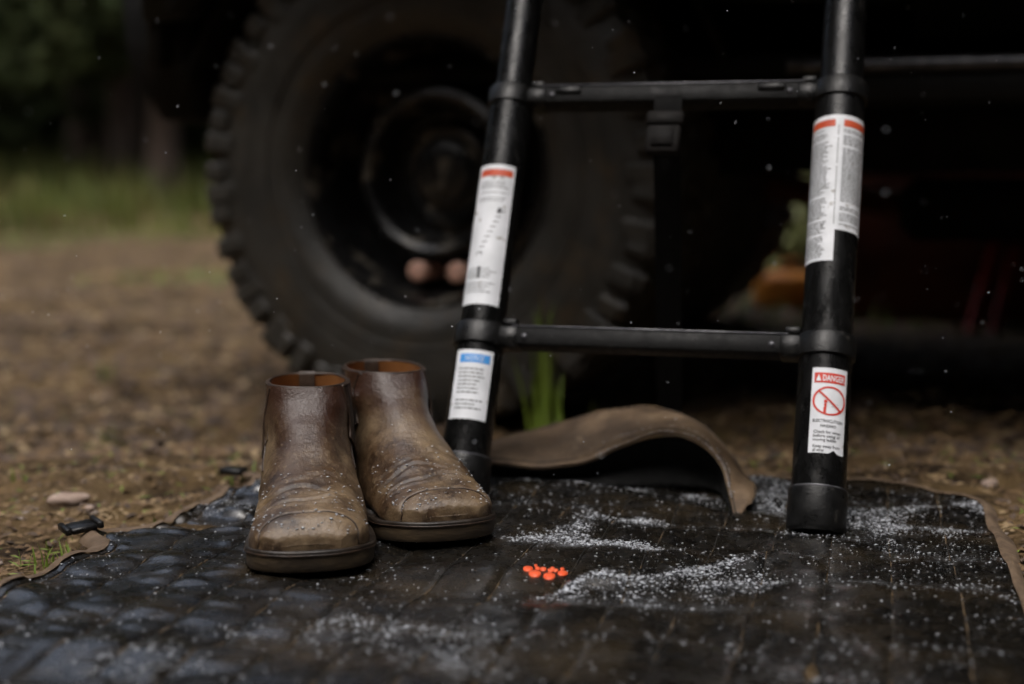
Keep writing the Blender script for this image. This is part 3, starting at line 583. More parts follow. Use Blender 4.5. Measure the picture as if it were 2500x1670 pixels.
def boot_grid(ts, an, side, shrink=0.0, seed=0, detail=True):
    F_, B_, W_ = kin(KF, ts), kin(KB, ts), kin(KW, ts)[:, 0]
    ca, sa = np.cos(an), np.sin(an)
    k = sstep(5.2, 7, ts)[:, None]                 # 0 foot part, 1 shaft part
    pw_s = np.where(sa < 0, 0.55, 0.88)[None] * (1 - k) + 0.9 * k; pw_c = np.where(sa < 0, 0.25, 0.74)[None] * (1 - k) + 0.85 * k
    S_ = np.sign(sa)[None] * np.abs(sa)[None] ** pw_s; Cc = np.sign(ca)[None] * np.abs(ca)[None] ** pw_c
    mid, hv = (F_ + B_) / 2, (F_ - B_) / 2
    u = mid[:, 0:1] + hv[:, 0:1] * S_; z = mid[:, 1:2] + hv[:, 1:2] * S_
    hgt = (S_ + 1) / 2; nar = 1 - (1 - k) * 0.24 * hgt ** 1.5 * (1 - 0.35 * np.exp(-ts / 0.8))[:, None]
    v = (W_[:, None] - shrink) * Cc * nar
    lim = np.interp(u, SOLE_C[:, 0], SOLE_C[:, 1]) - 0.0004; fk = 1 - sstep(4.5, 6.2, ts)[:, None]
    v = np.where(fk > 0.01, np.sign(v) * softmin(np.abs(v), np.maximum(lim, 0.002) * fk + (1 - fk) * 0.2), v)
    v = v + side * (0.010 * (np.clip(u, 0, .3) / .3) ** 2 - 0.004)
    G = np.stack([u, v, z], -1)
    if shrink: G[..., [0, 2]] = (mid[:, None, :] + (hv[:, None, :] * (1 - shrink / np.maximum(np.linalg.norm(hv, axis=1), .01))[:, None, None]) * S_[..., None])
    if detail:
        nrm = np.cross(np.gradient(G, axis=1), np.gradient(G, axis=0)); nrm /= np.linalg.norm(nrm, axis=-1)[..., None] + 1e-9
        c0 = G.mean(1, keepdims=True); sg = np.sign(((G - c0) * nrm).sum(-1).mean()); nrm *= sg
        T_ = ts[:, None] + 0 * S_; top = sstep(-0.25, 0.55, S_)
        d = 0.0011 * SN(50 + seed, 12, 20, 60)(u, v, z) + 0.0006 * SN(60 + seed, 12, 70, 180)(u, v, z)
        d *= sstep(0.3, 1.2, T_)
        lat = Cc
        for tc, amp, wd, slope in ((2.35, .0014, .040, .12), (2.85, .0016, .045, -.16), (3.4, .0010, .05, .20)):
            x = T_ - (tc + slope * lat + 0.10 * np.sin(lat * 5 + tc * 7 + seed) - 0.28 * lat ** 2)
            d += top * (-amp * np.exp(-(x / wd) ** 2) + 0.6 * amp * np.exp(-((x - 3 * wd) / (2.5 * wd)) ** 2) + 0.5 * amp * np.exp(-((x + 3 * wd) / (2.5 * wd)) ** 2))
        d += 0.0006 * SN(65 + seed, 14, 110, 260)(u * .5 + 3, v * .5, z * 1.6) * sstep(2.0, 2.6, T_) * (1 - sstep(4, 5.5, T_)) * top
        for tc, amp, wd in ((6.1, .0010, .45),):            # ankle folds
            x = T_ - (tc + 0.22 * lat + 0.12 * np.sin(3 * lat + seed)); d += -amp * np.exp(-(x / wd) ** 2) * sstep(-.3, .4, S_)
        tsm = 1.45 - 0.75 * np.abs(lat) ** 4                                    # toe piece seam
        d += -0.0006 * (1 - sstep(-0.06, 0.06, T_ - tsm)) * sstep(-.8, -.3, S_) * sstep(.2, .5, T_) - 0.0010 * np.exp(-((T_ - tsm) / .05) ** 2) * sstep(-.9, -.5, S_)
        G = G + nrm * d[..., None]
    return G
def sole_outline(side, n=120, grow=0.0):
    up_ = [(x, y) for x, y in SOLE]; dn = [(x, -y * 0.985) for x, y in SOLE[1:-1]][::-1]
    P_ = catmull([(x, y) for x, y in up_ + dn], n, closed=True)
    P_[:, 1] += side * (0.010 * (np.clip(P_[:, 0], 0, .3) / .3) ** 2 - 0.004)
    if grow:
        t = np.roll(P_, -1, 0) - np.roll(P_, 1, 0); t /= np.linalg.norm(t, axis=1)[:, None]; P_ = P_ + np.stack([-t[:, 1], t[:, 0]], 1) * grow * -1 * -1
    return P_
def inflate(P_, g_):
    t = np.roll(P_, -1, 0) - np.roll(P_, 1, 0); t /= np.linalg.norm(t, axis=1)[:, None]; n_ = np.stack([t[:, 1], -t[:, 0]], 1)
    c_ = P_.mean(0); sg = np.sign(((P_ - c_) * n_).sum(1).mean()); return P_ + n_ * sg * g_
boot_surfaces = []
def make_boot(toe, heel_dir, side, seed, label):
    d = Vector(heel_dir).normalized(); x = -d; y = Vector((0, 0, 1)).cross(x)
    c_ = toe.x * ME[0] + toe.y * ME[1]
    zb = max(float(mat_z((toe.x + d.x * t) * ME[0] + (toe.y + d.y * t) * ME[1], (toe.x + d.x * t) * MD[0] + (toe.y + d.y * t) * MD[1])) for t in np.linspace(0.03, 0.28, 12)) - 0.0025
    Mx = Matrix(((x.x, y.x, 0, toe.x + d.x * .303), (x.y, y.y, 0, toe.y + d.y * .303), (x.z, y.z, 1, zb), (0, 0, 0, 1)))
    def W3(G): G = np.asarray(G); return G @ np.array(Mx.to_3x3()).T + np.array(Mx.translation)
    b = empty('ankle_boot', (Mx @ Vector((.15, 0, 0))), label, 'boot', 'pair of brown ankle boots')
    s = np.linspace(0, 1, 150); ts = 8 * s ** 1.35; an = np.linspace(0, 2 * np.pi, 112, endpoint=False)
    G = boot_grid(ts, an, side, 0, seed); Gw = W3(G)
    um = MB().grid(Gw, cv=True, flip=True); um.f.append(tuple(range(112))); um.build('upper', M['leather'], b)
    boot_surfaces.append(Gw)
    # lining and rim
    tsi = np.linspace(8, 5.6, 24); Gi = boot_grid(tsi, an, side, 0.0036, seed, False); li = MB().grid(W3(Gi), cv=True); n_ = len(an)
    li.f.append(tuple(range((len(tsi) - 1) * n_, len(tsi) * n_))); li.build('lining', M['lining'], b)
    rim = (G[-1] + Gi[0]) / 2; MB().tube(W3(rim), 0.0016, 8, closed=True).build('collar_binding', M['leather_dark'], b)
    # elastic gores on both sides, with a seam round each
    for sd_ in (0, 1):
        a_c = 0.0 if sd_ == 0 else np.pi; g_ts = np.linspace(5.7, 7.97, 40); ag = np.linspace(-0.50, 0.50, 15)
        Gg = []
        for t in g_ts:
            wv = 0.5 + 0.5 * (t - 5.7) / 2.27; Gg.append(boot_grid(np.array([t - 0.001, t, t + .001]), a_c + 0.20 * (1 if sd_ == 0 else -1) + ag * wv, side, -0.0009, seed, False)[1])
        Gg = np.array(Gg); MB().grid(W3(Gg)).build('elastic_gore', M['gore'], b)
        ed = np.vstack([Gg[:, 0], Gg[-1], Gg[::-1, -1], Gg[0, ::-1]]); MB().tube(W3(ed), 0.0012, 6, closed=True).build('gore_seam', M['leather_dark'], b)
    # shaft front seam band in darker leather
    for sg in (1, -1):                             # seams where the front panel meets the sides
        pa = []
        for t in np.linspace(7.95, 4.6, 50):
            ang_ = (0.62 - 0.50 * (7.95 - t) / 3.35) if sg > 0 else math.pi - (0.62 - 0.50 * (7.95 - t) / 3.35); j = np.argmin(abs(ts - t)); i = int(round((ang_ % (2 * np.pi)) / (2 * np.pi) * 112)) % 112; pa.append(Gw[j, i])
        pa = np.array(pa); ker = np.ones(7) / 7; pa = np.stack([np.convolve(np.pad(pa[:, q], 3, mode='edge'), ker, 'valid') for q in range(3)], 1)
        MB().tube(pa, 0.0013, 6).build('panel_seam', M['leather_dark'], b)
    hp = boot_grid(np.array([7.9, 8.0]), np.array([-1.72, -1.57, -1.42]), side, 0.0, seed, False)[1]
    pl = [hp + np.array([0, 0, dz]) + np.array([dx, 0, 0]) for dx, dz in ((-.0012, -.030), (-.0012, -.004), (-.001, .0015), (.0015, .003), (.004, .0015), (.0045, -.002), (.0048, -.022))]
    MB().grid(W3(np.array(pl))).build('pull_tab', M['leather_dark'], b)
    # toe seam thread
    asm = np.linspace(-0.12, np.pi + 0.12, 90); pts = []
    for a in asm:
        la = np.sign(math.cos(a)) * abs(math.cos(a)) ** .85; t = 1.45 - 0.75 * abs(la) ** 4; j = np.argmin(abs(ts - t)); i = int(round((a % (2 * np.pi)) / (2 * np.pi) * 112)) % 112; pts.append(Gw[j, i])
    pts = np.array(pts); kk = np.ones(5) / 5; pts = np.stack([np.convolve(np.pad(pts[:, q], 2, mode='edge'), kk, 'valid') for q in range(3)], 1)
    MB().tube(pts, 0.0008, 6).build('toe_seam', M['leather_dark'], b)
    # sole: outsole, welt, welt stitches
    O = sole_outline(side); spring = lambda P_: 0.007 * sstep(.22, .305, P_[:, 0]) ** 1.5
    def layer(gw, z): P_ = inflate(O, gw); return np.stack([P_[:, 0], P_[:, 1], z + spring(P_)], 1)
    om = MB(); L_ = [layer(-.006, 0.0), layer(-.0015, .0006), layer(.0002, .003), layer(.0006, .009), layer(.0010, .013), layer(.0010, .0155)]
    om.grid(W3(np.stack(L_)), cv=True, flip=False); om.f.append(tuple(range(120))[::-1]); om.build('outsole', M['sole'], b)
    wm = MB(); L_ = [layer(-.003, .0152), layer(.0012, .0156), layer(.0019, .0166), layer(.0017, .0186), layer(.0006, .0196), layer(-.010, .0196)]
    wm.grid(W3(np.stack(L_)), cv=True); wm.f.append(tuple(range(5 * 120, 6 * 120))); wm.build('welt', M['welt'], b)
    gl = layer(0.0014, 0.0157); MB().tube(W3(gl), 0.0011, 6, closed=True).build('midsole_line', M['leather_dark'], b)
    return b
tL, tR = at(772, 1398, 0.010), at(1085, 1330, 0.010)
make_boot(tL, (-0.036, 0.2, 0), -1, 1, 'nearer brown leather boot, its toe squarely towards the viewer')
make_boot(tR, (-0.068, 0.2, 0), 1, 2, 'farther brown leather boot, toe turned towards the ladder foot')

# ---------------------------------------------------------------- vehicle
VP = R(17); VA = Vector((math.cos(VP), -math.sin(VP), 0)); VN = Vector((-math.sin(VP), -math.cos(VP), 0))   # along the side, outwards
wc = at_y(1040, 421, 2.40); GZ = -0.070
VM = Matrix(((VA.x, VN.x, 0, wc.x), (VA.y, VN.y, 0, wc.y), (0, 0, 1, GZ), (0, 0, 0, 1)))       # local x along, y outwards, z up from the ground; y=0 at the tyre face
truck = empty('truck', (wc.x, wc.y, GZ), 'black off-road truck with a big knobbly tyre behind the ladder', 'truck')
TR = 0.440
def wheel(u, out, cy, bright):
    # wheel frame: local z along the axle, outwards
    sgn = 1 if out else -1
    st_a = R(7) if u == 0 else 0.0
    ax = (VN * math.cos(st_a) - VA * math.sin(st_a)) * sgn; xx = VA * math.cos(st_a) + VN * math.sin(st_a); zz = Vector((0, 0, 1)); yy = ax.cross(xx)
    o = VM @ Vector((u, cy, TR - 0.012)); Wm = Matrix(((xx.x, yy.x, ax.x, o.x), (xx.y, yy.y, ax.y, o.y), (xx.z, yy.z, ax.z, o.z), (0, 0, 0, 1)))
    we = bpy.data.objects.new('wheel', None); C.objects.link(we); we.location = o; attach(we, truck)
    ty = MB()
    half = [(.222, .118), (.229, .134), (.242, .145), (.260, .155), (.276, .160), (.283, .159), (.300, .1625), (.330, .1640), (.358, .1625), (.382, .157), (.405, .149), (.425, .141), (.432, .118), (.4325, .05), (.433, 0)]
    ty.lathe(half + [(a, -b) for a, b in half[-2::-1]], Wm, 120)
    for r0 in (.300, .340): ty.lathe([(r0 - .004, .1615), (r0 - .002, .1645), (r0 + .002, .1645), (r0 + .004, .1615)], Wm, 120)
    N_ = 58; jr = random.Random(3)
    for i in range(N_):
        a0 = 2 * math.pi * i / N_
        for sd_ in (1, -1):
            aa = a0 + (0 if sd_ == 1 else math.pi / N_)
            Rm = Wm @ Matrix.Rotation(aa, 4, 'Z') @ Matrix(((0, 0, 1, 0), (1, 0, 0, 0), (0, 1, 0, 0), (0, 0, 0, 1)))   # local x -> tangent, y -> axle, z -> radius
            long = (0.014 if i % 2 else 0.0) + jr.uniform(-.004, .004); Rm = Rm @ Matrix.Rotation(jr.uniform(-.12, .12), 4, 'Z') @ Matrix.Translation((jr.uniform(-.003, .003), 0, jr.uniform(-.004, .001)))
            ty.box((-.0185 + jr.uniform(-.002, .003), min(sd_ * .086, sd_ * .155), .412), (.0185, max(sd_ * .086, sd_ * .155), TR - (.004 if i % 2 else 0)), Rm, .005)
            ty.box((-.0170, min(sd_ * .128, sd_ * .1625), .374 + long), (.0170, max(sd_ * .128, sd_ * .1625), TR - .011), Rm, .005)
            ty.box((-.020, min(sd_ * .004, sd_ * .076), .412), (.010, max(sd_ * .004, sd_ * .076), TR - .001), Rm @ Matrix.Rotation(.22 * sd_, 4, 'Z'), .004)
    tyo = ty.build('tyre', M['rubber'], we, angle=35)
    rm = MB().lathe([(.231, .118), (.2355, .133), (.233, .1385), (.226, .138), (.221, .128), (.214, .112), (.210, .066), (.206, .018), (.199, .006), (.186, .006), (.158, .010), (.150, .018), (.148, .076), (.144, .092), (.135, .098), (.126, .093), (.122, .078), (.118, .040), (.108, .026), (.098, .026), (.091, .034), (.084, .044), (.076, .048), (.062, .044), (.056, .046), (.053, .060), (.048, .064), (.030, .065), (.0005, .065)], Wm, 110).build('rim', M['rim'], we, angle=40)
    MB().lathe([(.221, -.118), (.204, -.112), (.199, 0), (.199, .0055)], Wm, 64).build('rim_barrel', M['rim'], we)
    for i in range(16):
        a = -math.pi / 2 - R(12.5) * sgn + i * (R(25) if i < 2 else 2 * math.pi / 16) * sgn + (R(2.5) * sgn if i > 1 else 0)
        hm = Wm @ Matrix.Translation((.176 * math.cos(a), .176 * math.sin(a), .008))
        hot = bright and i in (0, 1)  # the lowest pair: pale pink discs, longer than the dark rest
        pr = [(.0185, -.002), (.0178, .080), (.0165, .0825), (.009, .0835), (.0003, .0836)] if hot else [(.0135, .000), (.0135, .003), (.011, .0035), (.0100, -.001), (.0003, -.001)]
        lo_ = MB().lathe(pr, hm, 20).build('rim_disc', M['copper'] if hot else M['rim'], we)
        if hot: lo_['label'] = 'copper coloured round disc low on the wheel'
    return we
wheel(0, True, -0.1645, True); wheel(0, False, -1.62, False); wheel(2.65, True, -0.1645, False); wheel(2.65, False, -1.62, False)
def vprism(name, poly, y0, y1, m, parent=truck, smooth=False):
    Pm = VM @ Matrix(((1, 0, 0, 0), (0, 0, 1, 0), (0, 1, 0, 0), (0, 0, 0, 1)))     # polygon x,z extruded along y
    return MB().prism(poly, y0, y1, Pm).build(name, m, parent, smooth=smooth)
def arch(u, r, z0, n=16):                      # from right to left over the wheel
    a0 = math.asin((z0 - TR) / r); return [(u + r * math.cos(t), TR + r * math.sin(t)) for t in np.linspace(a0, math.pi - a0, n)]
ZS = 0.60
low = [(-.56, ZS + .1), (-.57, .95), (-.50, 1.16), (.55, 1.24), (3.42, 1.26), (3.48, .80), (3.44, ZS)] 
body = low + arch(2.65, .52, ZS) + arch(0, .52, ZS + .1)
vprism('body_side', body, -.05, -.075, M['paint']); vprism('body_side', body, -1.69, -1.715, M['paint'])
MB().box((-.53, -1.689, 1.13), (.56, -.076, 1.16), VM, .01).build('hood', M['paint'], truck, smooth=False)
MB().box((-.565, -1.70, .62), (-.53, -.06, 1.14), VM, .008).build('grille', M['trim'], truck, smooth=False)
MB().box((3.42, -1.68, .62), (3.46, -.08, 1.24), VM, .008).build('tailgate', M['paint'], truck, smooth=False)
cabin = [(.56, 1.245), (.98, 1.82), (3.30, 1.84), (3.40, 1.265)]
vprism('cabin', cabin, -.13, -1.63, M['paint'])
for u0, u1 in ((1.0, 1.75), (1.82, 2.55), (2.62, 3.25)):
    vprism('side_window', [(u0 - (.20 if u0 < 1.1 else 0), 1.30), (u0 + (.12 if u0 < 1.1 else 0), 1.74), (u1, 1.74), (u1, 1.30)], -.121, -.129, M['glass'])
for u0, u1 in ((.78, 1.78), (1.80, 2.28)):
    dr = vprism('door', [(u0, ZS + .03), (u0, 1.22), (u1, 1.22), (u1 , ZS + .03)], -.036, -.049, M['paint'])
    MB().box((u1 - .22, -.034, 1.05), (u1 - .06, -.016, 1.085), VM, .004).build('handle', M['trim'], dr, smooth=False)
for u in (0, 2.65):                            # wheel arch flares and inner liners
    for (y0, y1) in ((-.049, .015), (-1.78, -1.716)):
        fl = arch(u, .55, ZS + .1) + arch(u, .515, ZS + .1)[::-1]; vprism('wheel_arch_flare', fl, y0, y1, M['trim'])
    ln = arch(u, .52, ZS) + arch(u, .505, ZS)[::-1]; vprism('arch_liner', ln, -.076, -.52, M['chassis']); vprism('arch_liner', ln, -1.22, -1.688, M['chassis'])
MB().box((-.52, -.575, .56), (3.40, -.555, 1.12), VM, .004).build('inner_wall', M['chassis'], truck, smooth=False)
MB().box((.62, -.045, ZS - .075), (2.05, .055, ZS - .012), VM, .012).build('side_step', M['trim'], truck, smooth=False)
MB().tube([(VM @ Vector((x, .056, ZS - .016)))[:] for x in np.linspace(.60, 2.07, 20)], .011, 10).build('step_rail', M['alu'], truck)
MB().box((.60, -1.80, ZS - .16), (2.07, -1.72, ZS - .09), VM, .012).build('side_step', M['trim'], truck, smooth=False)
bm_ = [(-.555, .525), (-.625, .64), (-.635, .80), (-.50, .80), (-.47, .525)]
vprism('front_bumper', bm_, -1.66, -.10, M['trim']); vprism('rear_bumper', [(3.42, .52), (3.42, .72), (3.6, .72), (3.58, .52)], -1.66, -.10, M['trim'])
MB().box((-.43, -1.66, ZS - .02), (3.42, -.10, ZS + .02), VM, .01).build('floor_pan', M['chassis'], truck, smooth=False)
for y in (-.50, -1.30): MB().box((-.44, y - .045, .43), (3.40, y + .045, .575), VM, .01).build('frame_rail', M['chassis'], truck, smooth=False)
for u in (0, 2.65):
    MB().tube([(VM @ Vector((u, y, TR - .01)))[:] for y in np.linspace(-1.50, -.26, 9)], [.045, .045, .05, .06, .05, .06, .11, .06, .045], 16).build('axle', M['chassis'], truck)
MB().box((.75, -1.25, .30), (1.9, -.56, .42), VM, .03).build('skid_plate', M['chassis'], truck, smooth=False)
MB().tube([(VM @ Vector(p))[:] for p in catmull([(.4, -1.36, .40), (1.1, -1.38, .315), (1.8, -1.40, .31), (2.6, -1.42, .42), (3.4, -1.42, .45)], 30)], .035, 12).build('exhaust_pipe', M['rust'], truck)
MB().box((.55, -1.55, .30), (.60, -.10, .56), VM, .004).build('mud_flap', M['chassis'], truck, smooth=False) if False else None

vprism('roof_rack', [(.9, 1.845), (.9, 1.90), (3.35, 1.90), (3.35, 1.845)], -.10, -1.66, M['trim'])
vprism('tent_shade_overhang', [(-.55, 1.905), (-.55, 1.955), (3.3, 1.955), (3.3, 1.905)], 1.02, -1.60, M['trim'])  # unseen tent floor, its overhang stretched outwards to shade the top of the tyre
vprism('roof_tent', [(-.55, 1.96), (-.30, 3.0), (3.05, 3.0), (3.3, 1.96)], 1.01, -1.58, M['chair'])  # unseen as well, drawn out over the same shading overhang
# ---------------------------------------------------------------- things beyond the truck
def sack(px, py, z, wdt, hgt, seed, label):
    p = at(px, py, z); r = np.random.default_rng(seed); nn = SN(seed, 8, 8, 25); G = []
    for t in np.linspace(0, 1, 18):
        rad = wdt * (0.5 * (1 - (2 * t - 0.9) ** 4 * .5)) * (1 if t < .72 else 1 - .82 * sstep(.72, .86, t)) ; rad = rad if t < .9 else wdt * .16
        row = []
        for a in np.linspace(0, 6.283, 28, endpoint=False):
            x, y, zz = p.x + rad * math.cos(a), p.y + rad * .8 * math.sin(a), z + hgt * t; q = 1 + .06 * float(nn(x, y, zz)); row.append((p.x + (x - p.x) * q, p.y + (y - p.y) * q, zz))
        G.append(row)
    e = empty('stuff_sack', (p.x, p.y, z), label, 'sack'); mb = MB().grid(G, cv=True); mb.f.append(tuple(range(28))[::-1]); mb.f.append(tuple(range(17 * 28, 18 * 28))); mb.build('bag', M['orange'], e)
    MB().tube([(p.x + wdt * .17 * math.cos(a), p.y + wdt * .15 * math.sin(a), z + hgt * .88) for a in np.linspace(0, 6.283, 20, endpoint=False)], .006, 6, closed=True).build('cord', M['webbing'], e)
sack(1928, 768, -.064, .21, .17, 71, 'orange nylon sack on the ground beyond the truck, right of the strap')
sack(1716, 790, -.064, .075, .08, 72, 'small orange bag on the ground just right of the big tyre')
sack(2085, 778, -.064, .12, .10, 73, 'dull orange bag on the ground right of the right ladder rail')
# folding chair with red legs
cp = at(2385, 812, -.066); ch = empty('camp_chair', cp, 'dark folding chair with red tube legs beyond the truck', 'chair')
CX, CY = Vector((.9, -.43, 0)), Vector((.43, .9, 0)); Z = Vector((0, 0, 1))
def cpt(x, y, z): return (cp + CX * x + CY * y + Z * z)[:]
for x0, x1, y0, y1 in ((-.02, .05, 0, 0), (.04, .10, .02, .02)): MB().tube([cpt(x0, y0, 0), cpt(x1, y1, .30)], .012, 10).build('leg', M['red'], ch)
for x0, x1, y0, y1 in ((.50, .45, 0, 0), (0.0, .1, .42, .40), (.50, .42, .42, .40)): MB().tube([cpt(x0, y0, 0), cpt(x1, y1, .42)], .012, 10).build('leg', M['red'], ch)
MB().box((-.02, -.02, .24), (.54, .42, .30), Matrix.Translation(cp) @ Matrix.Rotation(R(-25.5), 4, 'Z'), .02).build('seat', M['chair'], ch, smooth=False)
MB().box((-.02, .40, .31), (.54, .44, .80), Matrix.Translation(cp) @ Matrix.Rotation(R(-25.5), 4, 'Z'), .015).build('backrest', M['chair'], ch, smooth=False)
gp = at(2330, 800, -.066); GM = Matrix.Translation(gp + Vector((-.02, .10, 0))) @ Matrix.Rotation(R(-12), 4, 'Z'); gc = empty('gear_crate', GM.translation, 'big dark red gear crate standing in the dark beyond the truck', 'crate')
MB().box((-.26, 0, .005), (.95, .5, .52), GM, .02).build('crate_body', M['crate'], gc, smooth=False); MB().box((-.275, -.015, .522), (.965, .515, .58), GM, .015).build('lid', M['crate'], gc, smooth=False)
for x in (-.1, .55): MB().box((x, -.03, .46), (x + .06, -.0155, .56), GM, .004).build('latch', M['plastic'], gc, smooth=False)
# leafy bush beyond the truck
r_ = np.random.default_rng(8); bp0 = at(1905, 690, -.064); n = 2600; a = r_.normal(size=(n, 3)); a /= np.linalg.norm(a, axis=1)[:, None]; q = r_.uniform(.2, 1, n) ** .5
P = np.array(bp0)[None] + a * q[:, None] * np.array([.38, .38, .30]) + [0, 0, .25]
bu = empty('bush', bp0, 'low yellow-green bush seen under the truck beside the right ladder rail', 'bush')
leaf_cloud(MB(), P, .035, r_).build('foliage', M['bush'], bu, smooth=False)
st_ = MB()
for j in range(8): st_.tube([bp0[:], (bp0.x + .2 * math.cos(j), bp0.y + .2 * math.sin(j), .28)], [.008, .003], 5)
st_.build('stem', M['bark'], bu)

# ---------------------------------------------------------------- small plants, stones and litter near the mat
def tuft(px, py, h_, n_, wd, spread_, label, seed, mat_='grass', z=None):
    p = on_ground(px, py) if h_ < .1 else Vector((px, py, float(ground_z(px, py)))); z0 = p.z; r = np.random.default_rng(seed)
    e = empty('grass_tuft', (p.x, p.y, z0), label, 'grass', 'grass tufts on the dirt')
    for i in range(n_):
        a = r.uniform(0, 6.28); b0 = np.array([p.x + r.normal(0, spread_ * .3), p.y + r.normal(0, spread_ * .3), z0 - .004]); hh = h_ * r.uniform(.55, 1); le = r.uniform(.05, .25 if h_ > .1 else .5) * hh
        t = np.linspace(0, 1, 7)[:, None]; path = b0 + np.hstack([np.cos(a) * le * t ** 2, np.sin(a) * le * t ** 2, hh * t * (1 - .12 * t)]); sdv = np.array([-math.sin(a), math.cos(a), 0]) * wd; tap = (1 - t) ** (.3 if h_ > .1 else .6) + .05
        G = np.stack([path - sdv * tap, path + np.array([math.cos(a), math.sin(a), 0]) * wd * .35 * tap, path + sdv * tap]); MB().grid(G).build('blade', M['tall_grass' if h_ > .1 else mat_], e)
tuft(.046, 2.13, .31, 13, .0036, .05, 'tall green grass tuft growing against the big tyre', 1)
tuft(.066, 2.10, .17, 14, .0032, .07, 'short green grass at the foot of the tall tuft by the tyre', 2)
for k, (px, py, h_, nn, lb_) in enumerate([(110, 1385, .030, 16, 'largest green sprout on the dirt beside the mat edge'), (160, 1345, .022, 10, 'small green sprout below the black buckle'), (40, 1440, .022, 9, 'green sprout nearest the lower left corner of the picture'),
     (270, 1090, .05, 10, 'soft green tuft on the dirt left of the boots'), (415, 1255, .016, 6, 'tiny green sprout just behind the far edge of the mat tab'), (250, 930, .07, 9, 'blurred green tuft out on the dirt clearing'), (610, 1165, .03, 7, 'green sprout beside the left boot heel'), (30, 1180, .03, 8, 'dry green tuft at the left picture edge')]):
    tuft(px, py, h_, nn, .0016, .045, lb_, 20 + k)
def rock(px, py, sx, sy, sz, seed, label, m='stone', name='stone'):
    p = on_ground(px, py); z0 = p.z; r = np.random.default_rng(seed); nn = SN(seed, 8, 1.2, 4); a, b = np.meshgrid(np.linspace(0, 2 * np.pi, 22, endpoint=False), np.linspace(-np.pi / 2, np.pi / 2, 13), indexing='ij')
    X, Y, Z_ = np.cos(a) * np.cos(b), np.sin(a) * np.cos(b), np.sin(b); q = 1 + .16 * nn(X, Y, Z_)
    o = MB().grid(np.stack([p.x + X * q * sx, p.y + Y * q * sy, z0 + sz * .4 + Z_ * q * sz], -1), cu=True).build(name, M[m], angle=35); return tag(o, label, 'stone', 'loose stones on the dirt')
rock(170, 1228, .022, .016, .009, 1, 'pale flat stone lying on the dirt behind the black buckle')
rock(222, 1245, .006, .006, .004, 2, 'small yellowish stone right beside the pale flat stone')
rock(2415, 1185, .010, .008, .007, 3, 'light round stone on the dirt behind the right mat corner')
rock(140, 1292, .005, .005, .003, 4, 'little pale stone left of the black buckle')
# black clip lying behind the boots
cm = Matrix.Translation(at(575, 1150, .006)) @ Matrix.Rotation(R(-20), 4, 'Z'); ck = empty('plastic_clip', cm.translation, 'black plastic clip with grey webbing behind the left boot', 'clip')
MB().box((-.018, -.010, -.004), (.012, .010, .004), cm, .002).build('clip_body', M['plastic'], ck, smooth=False)
MB().box((.0142, -.010, -.001), (.05, .010, .002), cm @ Matrix.Rotation(R(8), 4, 'Y'), .001).build('webbing', M['binding'], ck, smooth=False)

# forest litter: needles, bits of twig and leaf on the ground
def litter(name, n_, seed, m, lx, wdt, label, xr=(-1.6, 1.6), yr=(0.85, 4.5), raise_=0.002):
    r = np.random.default_rng(seed); y = yr[0] + (yr[1] - yr[0]) * r.uniform(0, 1, n_) ** 1.6; x = r.uniform(-.45, .45, n_) * y * 1.1
    k = (mat_mask(x, y, 0.0) < .5); x, y = x[k], y[k]; n2 = len(x); a = r.uniform(0, 6.28, n2); L_ = lx * r.uniform(.4, 1.3, n2); z = ground_z(x, y) + raise_ * r.uniform(.3, 1.6, n2)
    dx, dy = np.cos(a) * L_ / 2, np.sin(a) * L_ / 2; ox, oy = -np.sin(a) * wdt, np.cos(a) * wdt; tl = r.normal(0, .12, n2) * L_
    bend = r.normal(0, .18, n2) * L_; mx, my = x - np.sin(a) * bend, y + np.cos(a) * bend
    V = np.stack([np.stack([x - dx, y - dy, z - tl], 1), np.stack([mx - ox, my - oy, z + wdt * .2], 1), np.stack([x + dx, y + dy, z + tl], 1), np.stack([mx + ox, my + oy, z + wdt * .2], 1), np.stack([mx, my, z + wdt * .9], 1)], 1).reshape(-1, 3)
    F = (5 * np.arange(n2)[:, None, None] + np.array([(0, 1, 4), (1, 2, 4), (2, 3, 4), (3, 0, 4)])).reshape(-1, 3)
    return tag(MB().add(V, F).build(name, m, smooth=False), label, name.split('_')[-1], kind='stuff')
litter('pine_needles', 16000, 81, M['litter'], .040, .0008, 'brown pine needles scattered over the dirt')
litter('leaf_crumbs', 12000, 82, M['litter'], .012, .0035, 'brown crumbs of leaf and bark over the dirt')
litter('bark_bits', 5000, 86, M['bark'], .018, .0035, 'dark bits of bark and twig over the dirt')
litter('leaf_litter', 4500, 87, M['litter'], .045, .012, 'brown fallen leaves strewn over the clearing', yr=(1.9, 11), raise_=.004)
litter('bark_litter', 5000, 88, M['bark'], .05, .010, 'dark twigs and bark strewn over the clearing', yr=(1.9, 11), raise_=.004)
litter('grass_sprigs', 2600, 83, M['grass'], .016, .0012, 'tiny green sprigs dotted over the dirt', raise_=.008)
def grains(mb, P, size, r, flat=0.9):
    n_ = len(P); s_ = size[:, None, None]; base = np.array([(1, 0, 0), (0, 1, 0), (-1, 0, 0), (0, -1, 0), (0, 0, 1), (0, 0, -1)], float)
    an_ = np.stack([r.uniform(.5, 1.7, n_), r.uniform(.5, 1.7, n_), np.full(n_, flat)], 1)[:, None, :]
    V = P[:, None, :] + base[None] * s_ * an_ * r.uniform(.55, 1.3, (n_, 6, 1)) + r.normal(0, .22, (n_, 6, 3)) * s_ * np.array([1, 1, flat])
    Fb = [(0, 1, 4), (1, 2, 4), (2, 3, 4), (3, 0, 4), (1, 0, 5), (2, 1, 5), (3, 2, 5), (0, 3, 5)]
    return mb.add(V.reshape(-1, 3), (6 * np.arange(n_)[:, None, None] + np.array(Fb)).reshape(-1, 3))
